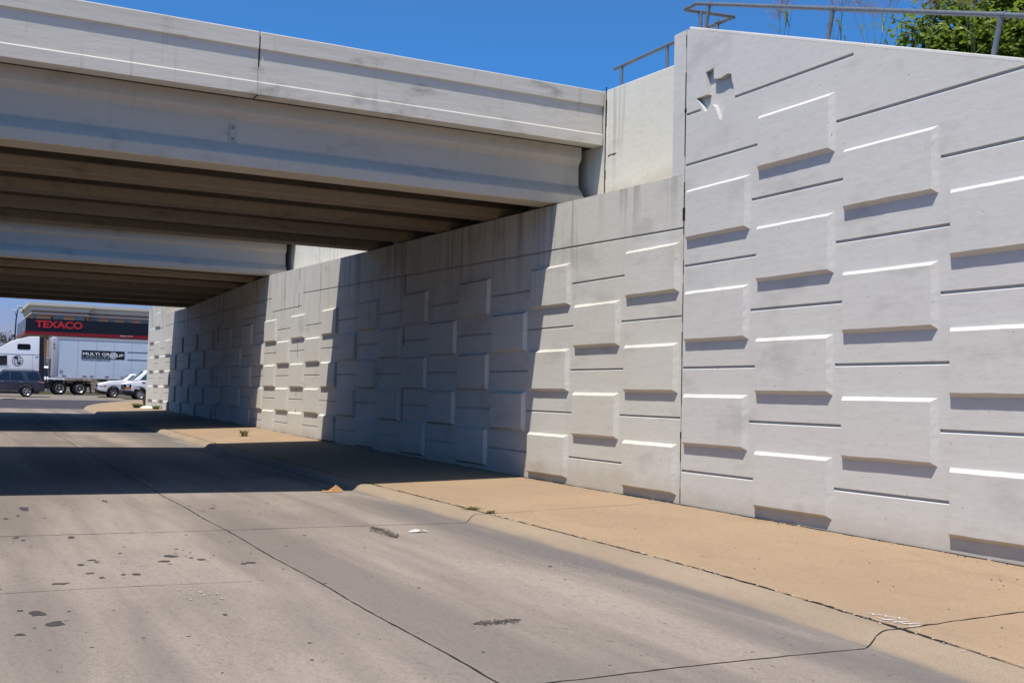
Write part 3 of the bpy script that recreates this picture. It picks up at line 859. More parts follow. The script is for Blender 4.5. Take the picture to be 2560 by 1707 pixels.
for yp in (13.62, 14.97, 16.37):
    mb = MB(); mb.tube([(10.60, yp, 5.40), (10.60, yp, 5.975)], PR, 10); mb.build('post', [M['steel']], rail2, smooth=40)
    mb = MB(); mb.tube([(10.60, yp - .045, 5.97 + .007 * (yp - 14)), (10.60, yp + .045, 5.97 + .007 * (yp - 14))], PR + .005, 12); mb.build('clamp', [M['steel']], rail2, smooth=40)

# ---------------------------------------------------------------- plants
def leaf_quad(mb, p, d, nrm, L, w, mi=0):
    d = d.normalized(); s_ = d.cross(nrm).normalized(); n = s_.cross(d)
    a = p; b = p + d * L * .5 + s_ * w * .5 + n * L * .06; c = p + d * L - n * L * .05; e = p + d * L * .5 - s_ * w * .5 + n * L * .06
    mid = p + d * L * .5
    mb.add([a, b, c, e, mid], [(0, 1, 4), (1, 2, 4), (4, 2, 3), (0, 4, 3)], mi)

def shrub(name, loc, label, rx, ry, rz_, n_br, n_leaf, lsize, mat, group=None, seed=1):
    rn = random.Random(seed)
    root = thing(name, loc, label, name.replace('_', ' '), group)
    L = Vector(loc)
    br = MB(); lf = MB()
    tips = []
    for i in range(n_br):
        a = rn.uniform(0, 2 * math.pi); t_ = rn.uniform(.2, 1.0)
        e = L + Vector((rx * t_ * math.cos(a), ry * t_ * math.sin(a), rz_ * rn.uniform(.22, 1.0) * (1.15 - .40 * t_)))
        mid = L.lerp(e, .5) + Vector((rn.uniform(-.1, .1), rn.uniform(-.1, .1), rz_ * .10))
        br.tube([L + Vector((rn.uniform(-.06, .06), rn.uniform(-.06, .06), 0)), mid, e], .022, 5, r1=.004)
        tips.append((mid, e))
        for j in range(4):
            q = mid.lerp(e, rn.uniform(0, .9)); q2 = q + Vector((rn.gauss(0, .22), rn.gauss(0, .22), rn.gauss(.08, .2))) * rx * .8
            br.tube([q, q2], .007, 4, r1=.002); tips.append((q, q2))
    cl = [rn.choice(tips) for _ in range(max(1, n_leaf // 9))]
    for (p0, p1) in cl:
        for j in range(9):
            p = p0.lerp(p1, rn.uniform(.0, 1.05)) + Vector((rn.gauss(0, .08), rn.gauss(0, .08), rn.gauss(0, .08)))
            d = Vector((rn.gauss(0, 1), rn.gauss(0, 1), rn.gauss(-.3, .5)))
            nrm = Vector((rn.gauss(-.5, .5), rn.gauss(-.3, .5), 1))
            s_ = lsize * rn.uniform(.6, 1.25)
            leaf_quad(lf, p, d, nrm, s_, s_ * .55)
    br.build('stem', [M['bark']], root, recalc=False)
    lf.build('foliage', [mat], root, recalc=False)
    return root
shrub('shrub', (12.3, 9.25, 3.75), 'big leafy green shrub behind the wing wall railing, at the upper right corner', 1.7, 2.0, 2.7, 95, 11500, .125, M['leaf'], 'shrubs on the embankment', 3)
shrub('shrub', (11.5, 10.35, 4.35), 'low leafy green shrub in front of the big one, just over the coping', .55, .55, .95, 22, 900, .10, M['leaf'], 'shrubs on the embankment', 5)

def tall_grass(loc, h, label, seed, n=9, spread=.25, seedhead=True):
    rn = random.Random(seed)
    L = Vector(loc); st = MB(); bl = MB(); sd_ = MB()
    for i in range(n):
        a = rn.uniform(0, 6.28); top = L + Vector((spread * rn.uniform(-1, 1), spread * rn.uniform(-1.4, 1.4), h * rn.uniform(.65, 1.05)))
        b = L + Vector((rn.uniform(-.06, .06), rn.uniform(-.1, .1), 0)); mid = b.lerp(top, .55) + Vector((0, 0, h * .06))
        st.tube([b, mid, top], .0042, 5, r1=.0012)
        for j in range(2):
            q = b.lerp(mid, rn.uniform(.3, 1)); d = Vector((rn.gauss(0, 1), rn.gauss(0, 1), rn.uniform(.3, 1.2))).normalized()
            q1 = q + d * .22; q2 = q1 + Vector((d.x, d.y, d.z - .9)).normalized() * .22
            s_ = d.cross(Vector((0, 0, 1))).normalized() * .011
            bl.add([q - s_ * .6, q + s_ * .6, q1 + s_, q1 - s_, q2], [(0, 1, 2, 3), (3, 2, 4)])
        if seedhead:
            for j in range(46):
                t_ = rn.uniform(.0, 1.0); q = mid.lerp(top, .45 + .55 * t_)
                d = Vector((rn.gauss(0, 1), rn.gauss(0, 1), rn.uniform(.2, 1.2))).normalized(); Ln = .22 * (1.1 - t_)
                e = q + d * Ln
                sd_.tube([q, e], .0012, 3, caps=False)
                for m_ in range(3):
                    w = e + Vector((rn.gauss(0, .018), rn.gauss(0, .018), rn.gauss(0, .018)))
                    leaf_quad(sd_, w, Vector((rn.gauss(0, 1), rn.gauss(0, 1), -.5)), Vector((rn.gauss(0, 1), rn.gauss(0, 1), .4)), .020, .009)
    st.add(bl.v, bl.f, 0); st.add(sd_.v, sd_.f, 1)
    o = st.build('tall_weed', [M['grassleaf'], M['seed']], recalc=False)
    for v in o.data.vertices: v.co -= L
    o.location = L
    tag(o, label, 'weed', 'weeds behind the wing wall')
tall_grass((10.45, 11.95, 4.75), 1.25, 'pale pink seed-headed grass clump nearest the railing corner', 21, 4, .16)
tall_grass((10.45, 10.85, 4.35), 1.75, 'tall green grass clump with seed plumes left of the middle railing post', 22, 4, .30)
tall_grass((10.45, 10.15, 4.15), 1.65, 'tall grass clump with pinkish plumes right of the middle railing post', 23, 5, .32)
tall_grass((10.45, 9.40, 3.95), 1.45, 'wispy grass clump with dry plumes below the handrail beside the low shrub', 24, 4, .28)
tall_grass((10.5, 8.75, 3.75), 1.75, 'dry plumed grass clump against the big shrub', 25, 4, .25)

def tuft(name, loc, label, r, h, n, mat, seed, cat='weed', flat=.6):
    rn = random.Random(seed); mb = MB(); L = Vector(loc)
    for i in range(n):
        a = rn.uniform(0, 6.28); k = rn.uniform(.3, 1)
        b = L + Vector((rn.uniform(-.3, .3) * r, rn.uniform(-.3, .3) * r, 0)); e = L + Vector((r * k * math.cos(a), r * k * math.sin(a), h * rn.uniform(.4, 1)))
        s_ = Vector((-math.sin(a), math.cos(a), 0)) * .010 * (1 + r); md = b.lerp(e, .55) + Vector((0, 0, h * .25))
        mb.add([b - s_, b + s_, md + s_ * .8, md - s_ * .8, e], [(0, 1, 2, 3), (3, 2, 4)])
    o = mb.build(name, [mat], recalc=False)
    me = o.data
    for v in me.vertices: v.co -= L
    o.location = L
    tag(o, label, cat); return o
tuft('weed', (6.56, 13.72, G(13.7) + .105), 'flat straggling weed growing in the kerb crack near the bridge shadow', .22, .045, 45, M['dryleaf'], 31)
tuft('weed', (6.60, 13.25, G(13.2) + .105), 'small green weed sprig at the kerb joint beside the straggling one', .12, .05, 24, M['dryleaf'], 32)
tuft('weed', (7.97, 32.6, ZW(7.97, 32.6)), 'dry grass tuft on the sidewalk in the sunlit gap between the bridges', .30, .22, 40, M['dryleaf'], 33)
tuft('weed', (8.75, 58.4, ZW(8.75, 58.4)), 'green weed clump left of the white bag at the far wall foot', .6, .26, 150, M['grassleaf'], 34)
tuft('weed', (9.25, 55.7, ZW(9.25, 55.7)), 'green weed clump right of the white bag at the far wall foot', .45, .22, 120, M['grassleaf'], 35)
tuft('weed', (9.75, 62.4, -1.06), 'narrow dry yellow weed clump at the far end of the wall', .28, .8, 50, M['dryleaf'], 36)

# ---------------------------------------------------------------- litter
mb = MB(); p = (5.88, 17.60, G(17.6))
mb.add([(-.10, -.03, .010), (.02, -.06, .008), (.13, -.02, .012), (.11, .05, .020), (.01, .04, .115), (-.015, .0, .125), (-.045, .03, .085), (-.27, -.01, .012), (-.22, .06, .03), (-.13, .05, .022)], [(0, 1, 5), (1, 2, 4, 5), (2, 3, 4), (0, 5, 6), (5, 4, 6), (0, 7, 8, 9), (0, 9, 6)])
o = mb.build('cardboard_scrap', [M['leafbrown']], recalc=False); o.location = p; tag(o, 'crumpled orange-brown cardboard scrap in the gutter at the shadow edge', 'litter')
mb = MB()
mb.add([(-.11, -.03, .012), (-.02, -.05, .016), (.03, -.015, .03), (.12, -.04, .012), (.13, .02, .014), (.04, .05, .02), (-.02, .03, .035), (-.10, .04, .012)], [(0, 1, 6, 7), (1, 2, 6), (2, 5, 6), (2, 3, 4, 5)])
o = mb.build('paper_scrap', [M['litter']], recalc=False); o.location = (5.22, 12.47, ZR(5.22, 12.47)); tag(o, 'torn white paper scrap lying on the road near the kerb', 'litter')
mb = MB()
mb.add([(-.35, -.12, .02), (.1, -.18, .03), (.4, -.02, .02), (.3, .15, .1), (-.1, .2, .14), (-.4, .1, .05)], [(0, 1, 4, 5), (1, 2, 3, 4)])
o = mb.build('plastic_bag', [M['litter']], recalc=False); o.location = (9.05, 56.8, ZW(9.05, 56.8)); tag(o, 'flattened white plastic bag between the weeds at the wall foot', 'litter')

# ---------------------------------------------------------------- vehicles (front towards -X, near side towards -Y)
def wheel_pair(parent, xs, y, z, r, w, rim, spokes, hubr=0.62, y2=None):
    """build one tyre and its rim, then copy the pair to every axle end"""
    t_ = MB()
    t_.lathe([(r * hubr, 0), (r * .90, -.012), (r * .98, .03), (r, .07), (r, w - .07), (r * .98, w - .03), (r * .90, w + .01), (r * hubr, w)], (0, 0, 0), 30)
    tyre = t_.build('wheel', [M['rubber']], parent, local=True, smooth=40)
    m_ = MB(); hr = r * hubr
    m_.lathe([(hr, .0), (hr * .93, .012), (hr * .86, .05), (hr * .86, .09), (.0, .09)], (0, 0, 0), 24, 1)
    m_.lathe([(hr, -.004), (hr * .86, .03)], (0, 0, 0), 24, 0)
    for k in range(spokes):
        a = 2 * math.pi * k / spokes; c, s_ = math.cos(a), math.sin(a); q = hr * .13
        P = [(hr * .15, -q), (hr * .9, -q * 1.2), (hr * .9, q * 1.2), (hr * .15, q)]
        V = [(x * c - y_ * s_, .022, x * s_ + y_ * c) for x, y_ in P] + [(x * c - y_ * s_, .08, x * s_ + y_ * c) for x, y_ in P]
        m_.add(V, [(0, 1, 2, 3), (0, 4, 5, 1), (1, 5, 6, 2), (2, 6, 7, 3), (3, 7, 4, 0)], 0)
    m_.lathe([(hr * .28, .08), (hr * .26, .0), (hr * .12, -.015), (0, -.015)], (0, 0, 0), 14, 0)
    rm = m_.build('rim', rim if isinstance(rim, list) else [rim, M['black']], tyre, local=True, smooth=35)
    first = True
    for x in xs:
        for side in (0, 1):
            if first: o = tyre; first = False
            else: o = copy_tree(tyre, parent)
            if side == 0: o.location = (x, y, z)
            else:
                o.location = (x, (y2 if y2 is not None else -y), z); o.rotation_euler = (0, 0, math.pi)

def arch(cx, r, z0, a0=180, a1=0, n=10):
    return [(cx + r * math.cos(R(a0 + (a1 - a0) * i / n)), z0 + r * math.sin(R(a0 + (a1 - a0) * i / n))) for i in range(n + 1)]

def side_panel(mb, poly, y, th=0.012, mi=0):
    mb.prism(poly, y - th, y + .004, 'y', mi)

def greenhouse(mb, base, roof, w0, w1, mi=0):
    """base / roof: (x_front, x_rear, z); w0, w1 half widths"""
    (a, b, z0), (c, d, z1) = base, roof
    vs = [(a, -w0, z0), (b, -w0, z0), (b, w0, z0), (a, w0, z0), (c, -w1, z1), (d, -w1, z1), (d, w1, z1), (c, w1, z1)]
    mb.add(vs, [(0, 1, 5, 4), (1, 2, 6, 5), (2, 3, 7, 6), (3, 0, 4, 7), (4, 5, 6, 7), (3, 2, 1, 0)], mi)

# dark SUV (rear half in the frame)
SY, SZ = 82.5, -0.872
suv = thing('suv', (4.0, SY + .95, SZ), 'dark blue-grey SUV with silver roof rails crossing in front of the white truck cab', 'suv')
ox = -4.0
L = lambda pts: [(x + ox, z - SZ) for x, z in pts]
z0 = 0.31
body = [(1.33, .62), (1.36, .82), (1.55, 1.02), (2.75, 1.12), (5.62, 1.12), (6.02, 1.10), (6.07, .80), (6.13, .62), (6.12, .50), (5.80, .36)] 
lower = [(q[0] + ox, q[1]) for q in body] + arch(5.0 + ox, .47, .40, 0, 180) + arch(2.21 + ox, .47, .40, 0, 180) + [(1.45 + ox, .36)]
mb = MB(); mb.prism(lower, -.93, .93, 'y'); mb.build('body', [M['navy']], suv, local=True, bevel=.05, seg=3, smooth=35)
mb = MB(); greenhouse(mb, (2.55 + ox, 6.03 + ox, 1.09), (3.35 + ox, 5.70 + ox, 1.83), .90, .72); mb.build('cabin', [M['navy']], suv, local=True, bevel=.06, seg=3, smooth=35)
def yw(z, zb=1.09, zt=1.83, w0=.90, w1=.72): return -(w0 + (w1 - w0) * (z - zb) / (zt - zb))
def slant_panel(mb, poly, f=yw, th=.010, mi=0):
    n = len(poly)
    v = [(x, f(z) - th, z) for x, z in poly] + [(x, f(z) + .02, z) for x, z in poly]
    mb.add(v, [tuple(range(n))] + [(i, (i + 1) % n, n + (i + 1) % n, n + i) for i in range(n)], mi)
for P in ([(2.95, 1.16), (3.55, 1.70), (3.86, 1.70), (3.86, 1.16)], [(3.93, 1.16), (3.93, 1.70), (4.60, 1.70), (4.84, 1.16)], [(5.12, 1.16), (4.93, 1.70), (5.48, 1.72), (5.70, 1.60), (5.80, 1.20)]):
    mb = MB(); slant_panel(mb, [(x + ox, z) for x, z in P]); mb.build('window', [M['glass']], suv, local=True)
mb = MB(); mb.add([(6.00 + ox, -.74, 1.2), (6.00 + ox, .74, 1.2), (5.78 + ox, .66, 1.72), (5.78 + ox, -.66, 1.72)], [(0, 1, 2, 3)]); mb.build('rear_window', [M['glass']], suv, local=True, recalc=False)
for yy in (-.70, .70):
    mb = MB(); mb.tube([(3.45 + ox, yy, 1.84), (3.6 + ox, yy, 1.90), (5.35 + ox, yy, 1.90), (5.55 + ox, yy, 1.83)], .028, 6); mb.build('roof_rail', [M['chrome']], suv, local=True, smooth=40)
mb = MB(); mb.box(5.55 + ox, 5.95 + ox, -.68, .68, 1.77, 1.80); mb.build('spoiler', [M['navy']], suv, local=True, bevel=.01)
for x in (3.45, 4.62):
    mb = MB(); mb.box(x + ox - .11, x + ox + .11, -.965, -.93, 1.015, 1.045); mb.build('door_handle', [M['chrome']], suv, local=True, bevel=.008)
mb = MB(); mb.prism([(5.62 + ox, 1.10), (5.70 + ox, 1.02), (6.08 + ox, .92), (6.10 + ox, 1.02), (6.02 + ox, 1.08)], -.955, -.60, 'y'); mb.build('tail_lamp', [M['tail']], suv, local=True, bevel=.01)
mb = MB(); mb.box(5.70 + ox, 6.16 + ox, -.90, .90, .42, .66); mb.build('rear_bumper', [M['navy']], suv, local=True, bevel=.04)
mb = MB(); mb.box(2.75 + ox, 4.48 + ox, -.955, -.93, .385, .405); mb.build('sill_trim', [M['chrome']], suv, local=True)
mb = MB(); mb.prism(arch(5.0 + ox, .56, .40, -5, 185, 14) + arch(5.0 + ox, .50, .40, 185, -5, 14), -.955, -.92, 'y'); mb.build('arch_trim', [M['navy']], suv, local=True)
mb = MB(); mb.box(1.6 + ox, 5.8 + ox, -.80, .80, .24, .55); mb.build('underbody', [M['black']], suv, local=True)
for x in (3.88, 4.92):
    mb = MB(); mb.box(x + ox - .005, x + ox + .005, -.934, -.925, .50, 1.10); mb.build('door_seam', [M['black']], suv, local=True)
wheel_pair(suv, (5.0 + ox, 2.21 + ox), -.94, .385, .385, .24, M['rim'], 6, .66)

# white pickup
PY, PZ = 85.2, -0.853
pk = thing('pickup_truck', (12.4, PY + .92, PZ), 'white pickup truck with chrome bumper, its nose behind the rear wheels of the trailer', 'pickup truck')
ox = -12.4
lower = [(9.98 + ox, .72), (10.03 + ox, .98), (10.16 + ox, 1.06), (11.0 + ox, 1.26), (11.75 + ox, 1.30), (15.2 + ox, 1.28), (15.25 + ox, .60), (14.9 + ox, .5)] + arch(14.2 + ox, .44, .42, 0, 180) + arch(11.05 + ox, .45, .42, 0, 180) + [(10.02 + ox, .52)]
mb = MB(); mb.prism(lower, -.91, .91, 'y'); mb.build('body', [M['white']], pk, local=True, bevel=.06, seg=3, smooth=35)
mb = MB(); greenhouse(mb, (11.60 + ox, 13.9 + ox, 1.25), (12.30 + ox, 13.7 + ox, 1.80), .84, .66); mb.build('cab', [M['white']], pk, local=True, bevel=.06, seg=3, smooth=35)
f2 = lambda z: -(.84 + (.66 - .84) * (z - 1.25) / .55)
mb = MB(); slant_panel(mb, [(11.98 + ox, 1.31), (12.38 + ox, 1.70), (12.95 + ox, 1.71), (12.95 + ox, 1.31)], f2); mb.build('window', [M['glass_g']], pk, local=True)
mb = MB(); slant_panel(mb, [(13.02 + ox, 1.31), (13.02 + ox, 1.71), (13.55 + ox, 1.71), (13.7 + ox, 1.31)], f2); mb.build('window', [M['glass_g']], pk, local=True)
mb = MB(); mb.add([(11.66 + ox, -.74, 1.30), (11.66 + ox, .74, 1.30), (12.22 + ox, .58, 1.74), (12.22 + ox, -.58, 1.74)], [(0, 3, 2, 1)])
v = mb.v; mb.v = [(x - .035, y, z + .02) for x, y, z in v]; mb.build('windshield', [M['glass_g']], pk, local=True, recalc=False)
mb = MB(); mb.box(9.86 + ox, 10.25 + ox, -.88, .88, .56, .70); mb.build('front_bumper', [M['chrome']], pk, local=True, bevel=.05)
mb = MB(); mb.box(9.95 + ox, 10.45 + ox, -.86, .86, .33, .555); mb.build('air_dam', [M['black']], pk, local=True, bevel=.03)
mb = MB(); mb.box(9.955 + ox, 10.0 + ox, -.5, .5, .74, .99); mb.build('grille', [M['chrome']], pk, local=True, bevel=.01)
mb = MB(); mb.box(9.975 + ox, 10.42 + ox, -.925, -.62, .80, .96); mb.build('headlight', [M['lens']], pk, local=True, bevel=.03)
mb = MB(); mb.box(10.36 + ox, 10.50 + ox, -.926, -.88, .80, .93); mb.build('turn_signal', [M['amber']], pk, local=True, bevel=.01)
mb = MB(); mb.box(11.5 + ox, 13.8 + ox, -.92, -.88, .38, .66); mb.build('sill_cladding', [M['black']], pk, local=True, bevel=.01)
mb = MB(); mb.box(10.3 + ox, 15 + ox, -.78, .78, .26, .6); mb.build('underbody', [M['black']], pk, local=True)
wheel_pair(pk, (11.05 + ox, 14.2 + ox), -.91, .365, .365, .23, M['rim'], 5, .62)

# white van half hidden by the wall
VY, VZ = 81.4, -0.915
vn = thing('van', (14.4, VY + 1.0, VZ), 'white van half hidden by the wall end, dark grille and amber lamp', 'van')
ox = -14.4
lower = [(11.28 + ox, .66), (11.28 + ox, 1.10), (11.40 + ox, 1.17), (11.75 + ox, 1.28), (12.5 + ox, 1.36), (16.9 + ox, 1.36), (16.9 + ox, .46)] + arch(15.8 + ox, .45, .42, 0, 180) + arch(12.36 + ox, .46, .44, 0, 180) + [(11.40 + ox, .50)]
mb = MB(); mb.prism(lower, -1.0, 1.0, 'y'); mb.build('body', [M['white']], vn, local=True, bevel=.06, seg=3, smooth=35)
mb = MB(); greenhouse(mb, (11.85 + ox, 16.88 + ox, 1.33), (12.75 + ox, 16.8 + ox, 2.12), .96, .80); mb.build('cabin', [M['white']], vn, local=True, bevel=.07, seg=3, smooth=35)
f3 = lambda z: -(.96 - .16 * (z - 1.33) / .79)
mb = MB(); slant_panel(mb, [(12.30 + ox, 1.40), (12.82 + ox, 1.95), (13.35 + ox, 1.95), (13.35 + ox, 1.40)], f3); mb.build('window', [M['glass_g']], vn, local=True)
mb = MB(); mb.add([(11.90 + ox, -.86, 1.40), (11.90 + ox, .86, 1.40), (12.66 + ox, .72, 2.05), (12.66 + ox, -.72, 2.05)], [(0, 3, 2, 1)])
mb.v = [(x - .05, y, z + .02) for x, y, z in mb.v]; mb.build('windshield', [M['glass_g']], vn, local=True, recalc=False)
mb = MB(); mb.box(11.245 + ox, 11.74 + ox, -1.015, -.60, .70, 1.09); hl = mb.build('headlight', [M['black']], vn, local=True, bevel=.03)
mb = MB(); mb.box(11.29 + ox, 11.73 + ox, -1.025, -.97, .72, .82); mb.build('turn_signal', [M['amber']], hl, local=True, bevel=.01)
mb = MB(); mb.box(11.40 + ox, 11.60 + ox, -1.022, -.97, .88, 1.04); mb.build('lamp_lens', [M['lens']], hl, local=True, bevel=.01)
mb = MB(); mb.box(11.24 + ox, 11.29 + ox, -.60, .60, .74, 1.07); mb.build('grille', [M['black']], vn, local=True, bevel=.01)
mb = MB(); mb.box(11.16 + ox, 11.9 + ox, -1.01, 1.01, .36, .66); mb.build('front_bumper', [M['black']], vn, local=True, bevel=.05)
mb = MB(); mb.box(12.45 + ox, 12.70 + ox, -1.02, -.99, 1.20, 1.27); mb.build('badge', [M['red']], vn, local=True)
mb = MB(); mb.box(11.6 + ox, 16.6 + ox, -.84, .84, .28, .6); mb.build('underbody', [M['black']], vn, local=True)
wheel_pair(vn, (12.36 + ox, 15.8 + ox), -1.0, .375, .375, .24, M['rim'], 8, .64)

# ---- semi truck
TY, TZ = 89.0, -0.745
tk = thing('semi_truck', (8.0, TY + 1.3, TZ), 'white semi truck with a long box trailer bearing a black logistics sign', 'semi truck')
TO = Vector((8.0, TY + 1.3, TZ))
W_ = lambda q: (q[0] * .989 - 8.0, q[1] * .989 - TZ)      # measured at 90 m -> local
YN_ = -1.3
# trailer box
mb = MB(); mb.box(7.04 - 8, 23.3 - 8, YN_, 1.3, 1.28, 4.40); tr = mb.build('trailer', [M['trailer']], tk, local=True, bevel=.03)
mb = MB(); mb.box(7.00 - 8, 7.55 - 8, YN_ - .02, 1.32, 1.30, 4.37); mb.build('nose_post', [M['trailer_grey']], tr, local=True, bevel=.10, seg=3, smooth=35)
mb = MB(); mb.box(7.30 - 8, 23.3 - 8, YN_ - .022, YN_ + .01, 4.21, 4.40); mb.build('top_rail', [M['trailer_grey']], tr, local=True, bevel=.01)
mb = MB(); mb.box(7.30 - 8, 23.3 - 8, YN_ - .02, YN_ + .01, 1.25, 1.36); mb.build('bottom_rail', [M['trailer_grey']], tr, local=True, bevel=.01)
x = 8.85
while x < 23:
    mb = MB(); mb.box(x - 8 - .012, x - 8 + .012, YN_ - .007, YN_ + .004, 1.36, 4.21); mb.build('panel_seam', [M['trailer_grey']], tr, local=True); x += 1.31
for a, b in ((7.87, 8.16), (9.33, 9.65), (9.85, 10.14), (10.98, 11.27), (12.16, 12.42), (13.3, 13.6), (14.6, 14.9), (16, 16.3)):
    mb = MB(); mb.box(a * .989 - 8, b * .989 - 8, YN_ - .026, YN_ + .004, 1.44, 1.50); mb.build('reflector', [M['red']], tr, local=True)
dx0, dz0 = W_((9.21, 2.09)); dx1, dz1 = W_((12.38, 2.74))
mb = MB(); mb.box(dx0, dx1, YN_ - .012, YN_ + .004, dz0, dz1); sg = mb.build('sign_panel', [M['decal']], tr, local=True)
dw, dh = dx1 - dx0, dz1 - dz0
yl = YN_ - .012
mb = MB(); put_text(mb, 'MULTI GR', dx0 + .03 * dw, dx0 + .655 * dw, dz0 + .40 * dh, dz0 + .76 * dh, yl, .015, .008); mb.build('lettering', [M['litter']], sg, local=True)
mb = MB(); put_text(mb, 'UP', dx0 + .815 * dw, dx0 + .975 * dw, dz0 + .32 * dh, dz0 + .66 * dh, yl, .015, .008)
mb.build('lettering', [M['litter']], sg, local=True)
mb = MB(); put_text(mb, 'L O G I S T I C S', dx0 + .03 * dw, dx0 + .64 * dw, dz0 + .12 * dh, dz0 + .28 * dh, yl, .02, .008); mb.build('lettering', [M['trailer']], sg, local=True)
def globe(mb, cx, cz, r, y, mi_disc, mi_line, lw):
    n = 28
    mb.add([(cx + r * math.cos(2 * math.pi * i / n), y, cz + r * math.sin(2 * math.pi * i / n)) for i in range(n)] + [(cx, y, cz)], [(n, i, (i + 1) % n) for i in range(n)], mi_disc)
    y2 = y - .004
    def poly(P):
        for a, b in zip(P[:-1], P[1:]):
            d = Vector((b[0] - a[0], 0, b[1] - a[1])); q = Vector((-d.z, 0, d.x)).normalized() * lw / 2
            mb.add([(a[0] - q.x, y2, a[1] - q.z), (a[0] + q.x, y2, a[1] + q.z), (b[0] + q.x, y2, b[1] + q.z), (b[0] - q.x, y2, b[1] - q.z)], [(0, 1, 2, 3)], mi_line)
    poly([(cx + r * math.cos(2 * math.pi * i / n), cz + r * math.sin(2 * math.pi * i / n)) for i in range(n + 1)])
    for k in (-.5, 0, .5): poly([(cx - r * math.sqrt(1 - k * k), cz + r * k), (cx + r * math.sqrt(1 - k * k), cz + r * k)])
    for k in (-.55, 0, .55): poly([(cx + r * k * math.cos(a), cz + r * math.sin(a)) for a in [math.pi * (-.5 + i / 10) for i in range(11)]])
    for (a, b, s_) in ((-.25, .55, .45), (.3, -.45, .42), (.05, .1, .2)):
        mb.add([(cx + r * (a + s_ * math.cos(2 * math.pi * i / 9) * (.8 + .3 * math.sin(5 * i))), y2 - .002, cz + r * (b + s_ * .6 * math.sin(2 * math.pi * i / 9))) for i in range(9)], [tuple(range(9))], mi_line)
mb = MB(); globe(mb, dx0 + .735 * dw, dz0 + .47 * dh, .155 * dw * .5 + .03, yl - .004, 0, 1, .02); mb.build('globe_emblem', [M['lens'], M['trailer_grey']], sg, local=True, recalc=False)
mb = MB(); a = W_((9.21, 1.93)); b = W_((11.36, 2.02)); put_text(mb, 'WWW.MULTIGROUP.NET', a[0], b[0], a[1], b[1] + .02, YN_, .02, .008); mb.build('lettering', [M['ink']], tr, local=True)
mb = MB(); a = W_((7.68, .93)); b = W_((7.92, 1.17)); put_text(mb, '53', a[0], b[0], a[1], b[1], YN_ - .02, .0, .008); mb.build('lettering', [M['ink']], tr, local=True)
mb = MB(); a = W_((7.16, 2.72)); put_text(mb, '18', a[0], a[0] + .14, a[1], a[1] + .2, YN_ - .022, .0, .006); mb.build('lettering', [M['ink']], tr, local=True); mb = MB(); put_text(mb, '02', a[0], a[0] + .14, a[1] + .28, a[1] + .48, YN_ - .022, .0, .006); mb.build('lettering', [M['ink']], tr, local=True)
for zc in (2.70, 2.10):
    a = W_((12.58, zc)); mb = MB(); mb.box(a[0], 22 - 8, YN_ - .012, YN_ + .004, a[1] - .028, a[1] + .028); mb.build('pinstripe', [M['ink']], tr, local=True)
mb = MB()
for yy in (-1.0, 1.0): mb.box(11.6 - 8, 11.75 - 8, yy - .07, yy + .07, .35, 1.28)
mb.box(11.63 - 8, 11.72 - 8, -1, 1, .7, .8); mb.build('landing_gear', [M['black']], tr, local=True)
mb = MB(); mb.box(10.55 - 8, 11.1 - 8, -1.15, 1.15, 1.10, 1.26); mb.build('cross_frame', [M['black']], tr, local=True)
wheel_pair(tk, (20.2 - 8, 21.5 - 8), -1.28, .51, .51, .55, M['rim'], 0, .58)
# tractor
cab = [(.15, 1.0), (.15, 1.9), (.55, 2.08), (2.2, 2.30), (2.75, 2.75), (3.45, 3.42), (4.03, 3.83), (4.62, 4.08), (5.40, 4.32), (6.09, 4.36), (6.14, 4.30), (6.20, 1.0), (1.75, .95), (1.62, 1.10), (1.3, 1.22), (.95, 1.12), (.8, .95)]
mb = MB(); mb.prism([(x - 8, z) for x, z in cab], -1.22, 1.22, 'y'); cb = mb.build('cab', [M['white']], tk, local=True, bevel=.14, seg=4, smooth=30)
mb = MB(); mb.prism([(6.17 - 8, 1.0), (6.09 - 8, 4.33), (6.42 - 8, 4.28), (6.58 - 8, 1.0)], -1.17, 1.17, 'y'); mb.build('side_fairing', [M['maroon']], tk, local=True, bevel=.02)
def rrect(x0, x1, z0, z1, r, n=4):
    P = []
    for cx, cz, a0 in ((x1 - r, z1 - r, 0), (x0 + r, z1 - r, 90), (x0 + r, z0 + r, 180), (x1 - r, z0 + r, 270)):
        P += [(cx + r * math.cos(R(a0 + 90 * i / n)), cz + r * math.sin(R(a0 + 90 * i / n))) for i in range(n + 1)]
    return P
mb = MB(); side_panel(mb, rrect(4.62 - 8, 5.52 - 8, 3.34, 3.76, .1), -1.22, .012); mb.build('window', [M['glass']], cb, local=True)
mb = MB(); side_panel(mb, [(2.55 - 8, 2.22), (2.95 - 8, 2.78), (3.95 - 8, 2.86), (3.98 - 8, 2.14), (3.5 - 8, 2.10)], -1.22, .012); mb.build('window', [M['glass']], cb, local=True)
mb = MB(); side_panel(mb, [(2.35 - 8, 2.08), (2.4 - 8, 2.2), (4.08 - 8, 2.2), (4.1 - 8, 2.02), (3.4 - 8, 2.0)], -1.222, .006); mb.build('window_sill', [M['trailer']], cb, local=True)
mb = MB(); mb.box(3.3 - 8, 6.12 - 8, -1.232, -1.215, 2.965, 2.995); mb.box(5.70 - 8, 5.715 - 8, -1.228, -1.215, 1.3, 2.96); mb.build('panel_seam', [M['trailer_grey']], cb, local=True)
mb = MB(); mb.box(5.85 - 8, 6.05 - 8, -1.25, -1.215, 2.86, 2.90); mb.build('marker_lamp', [M['litter']], cb, local=True)
a = W_((4.73, 1.765)); mb = MB(); globe(mb, a[0], a[1], .375, -1.226, 0, 1, .03); mb.build('globe_emblem', [M['white'], M['maroon']], cb, local=True, recalc=False)
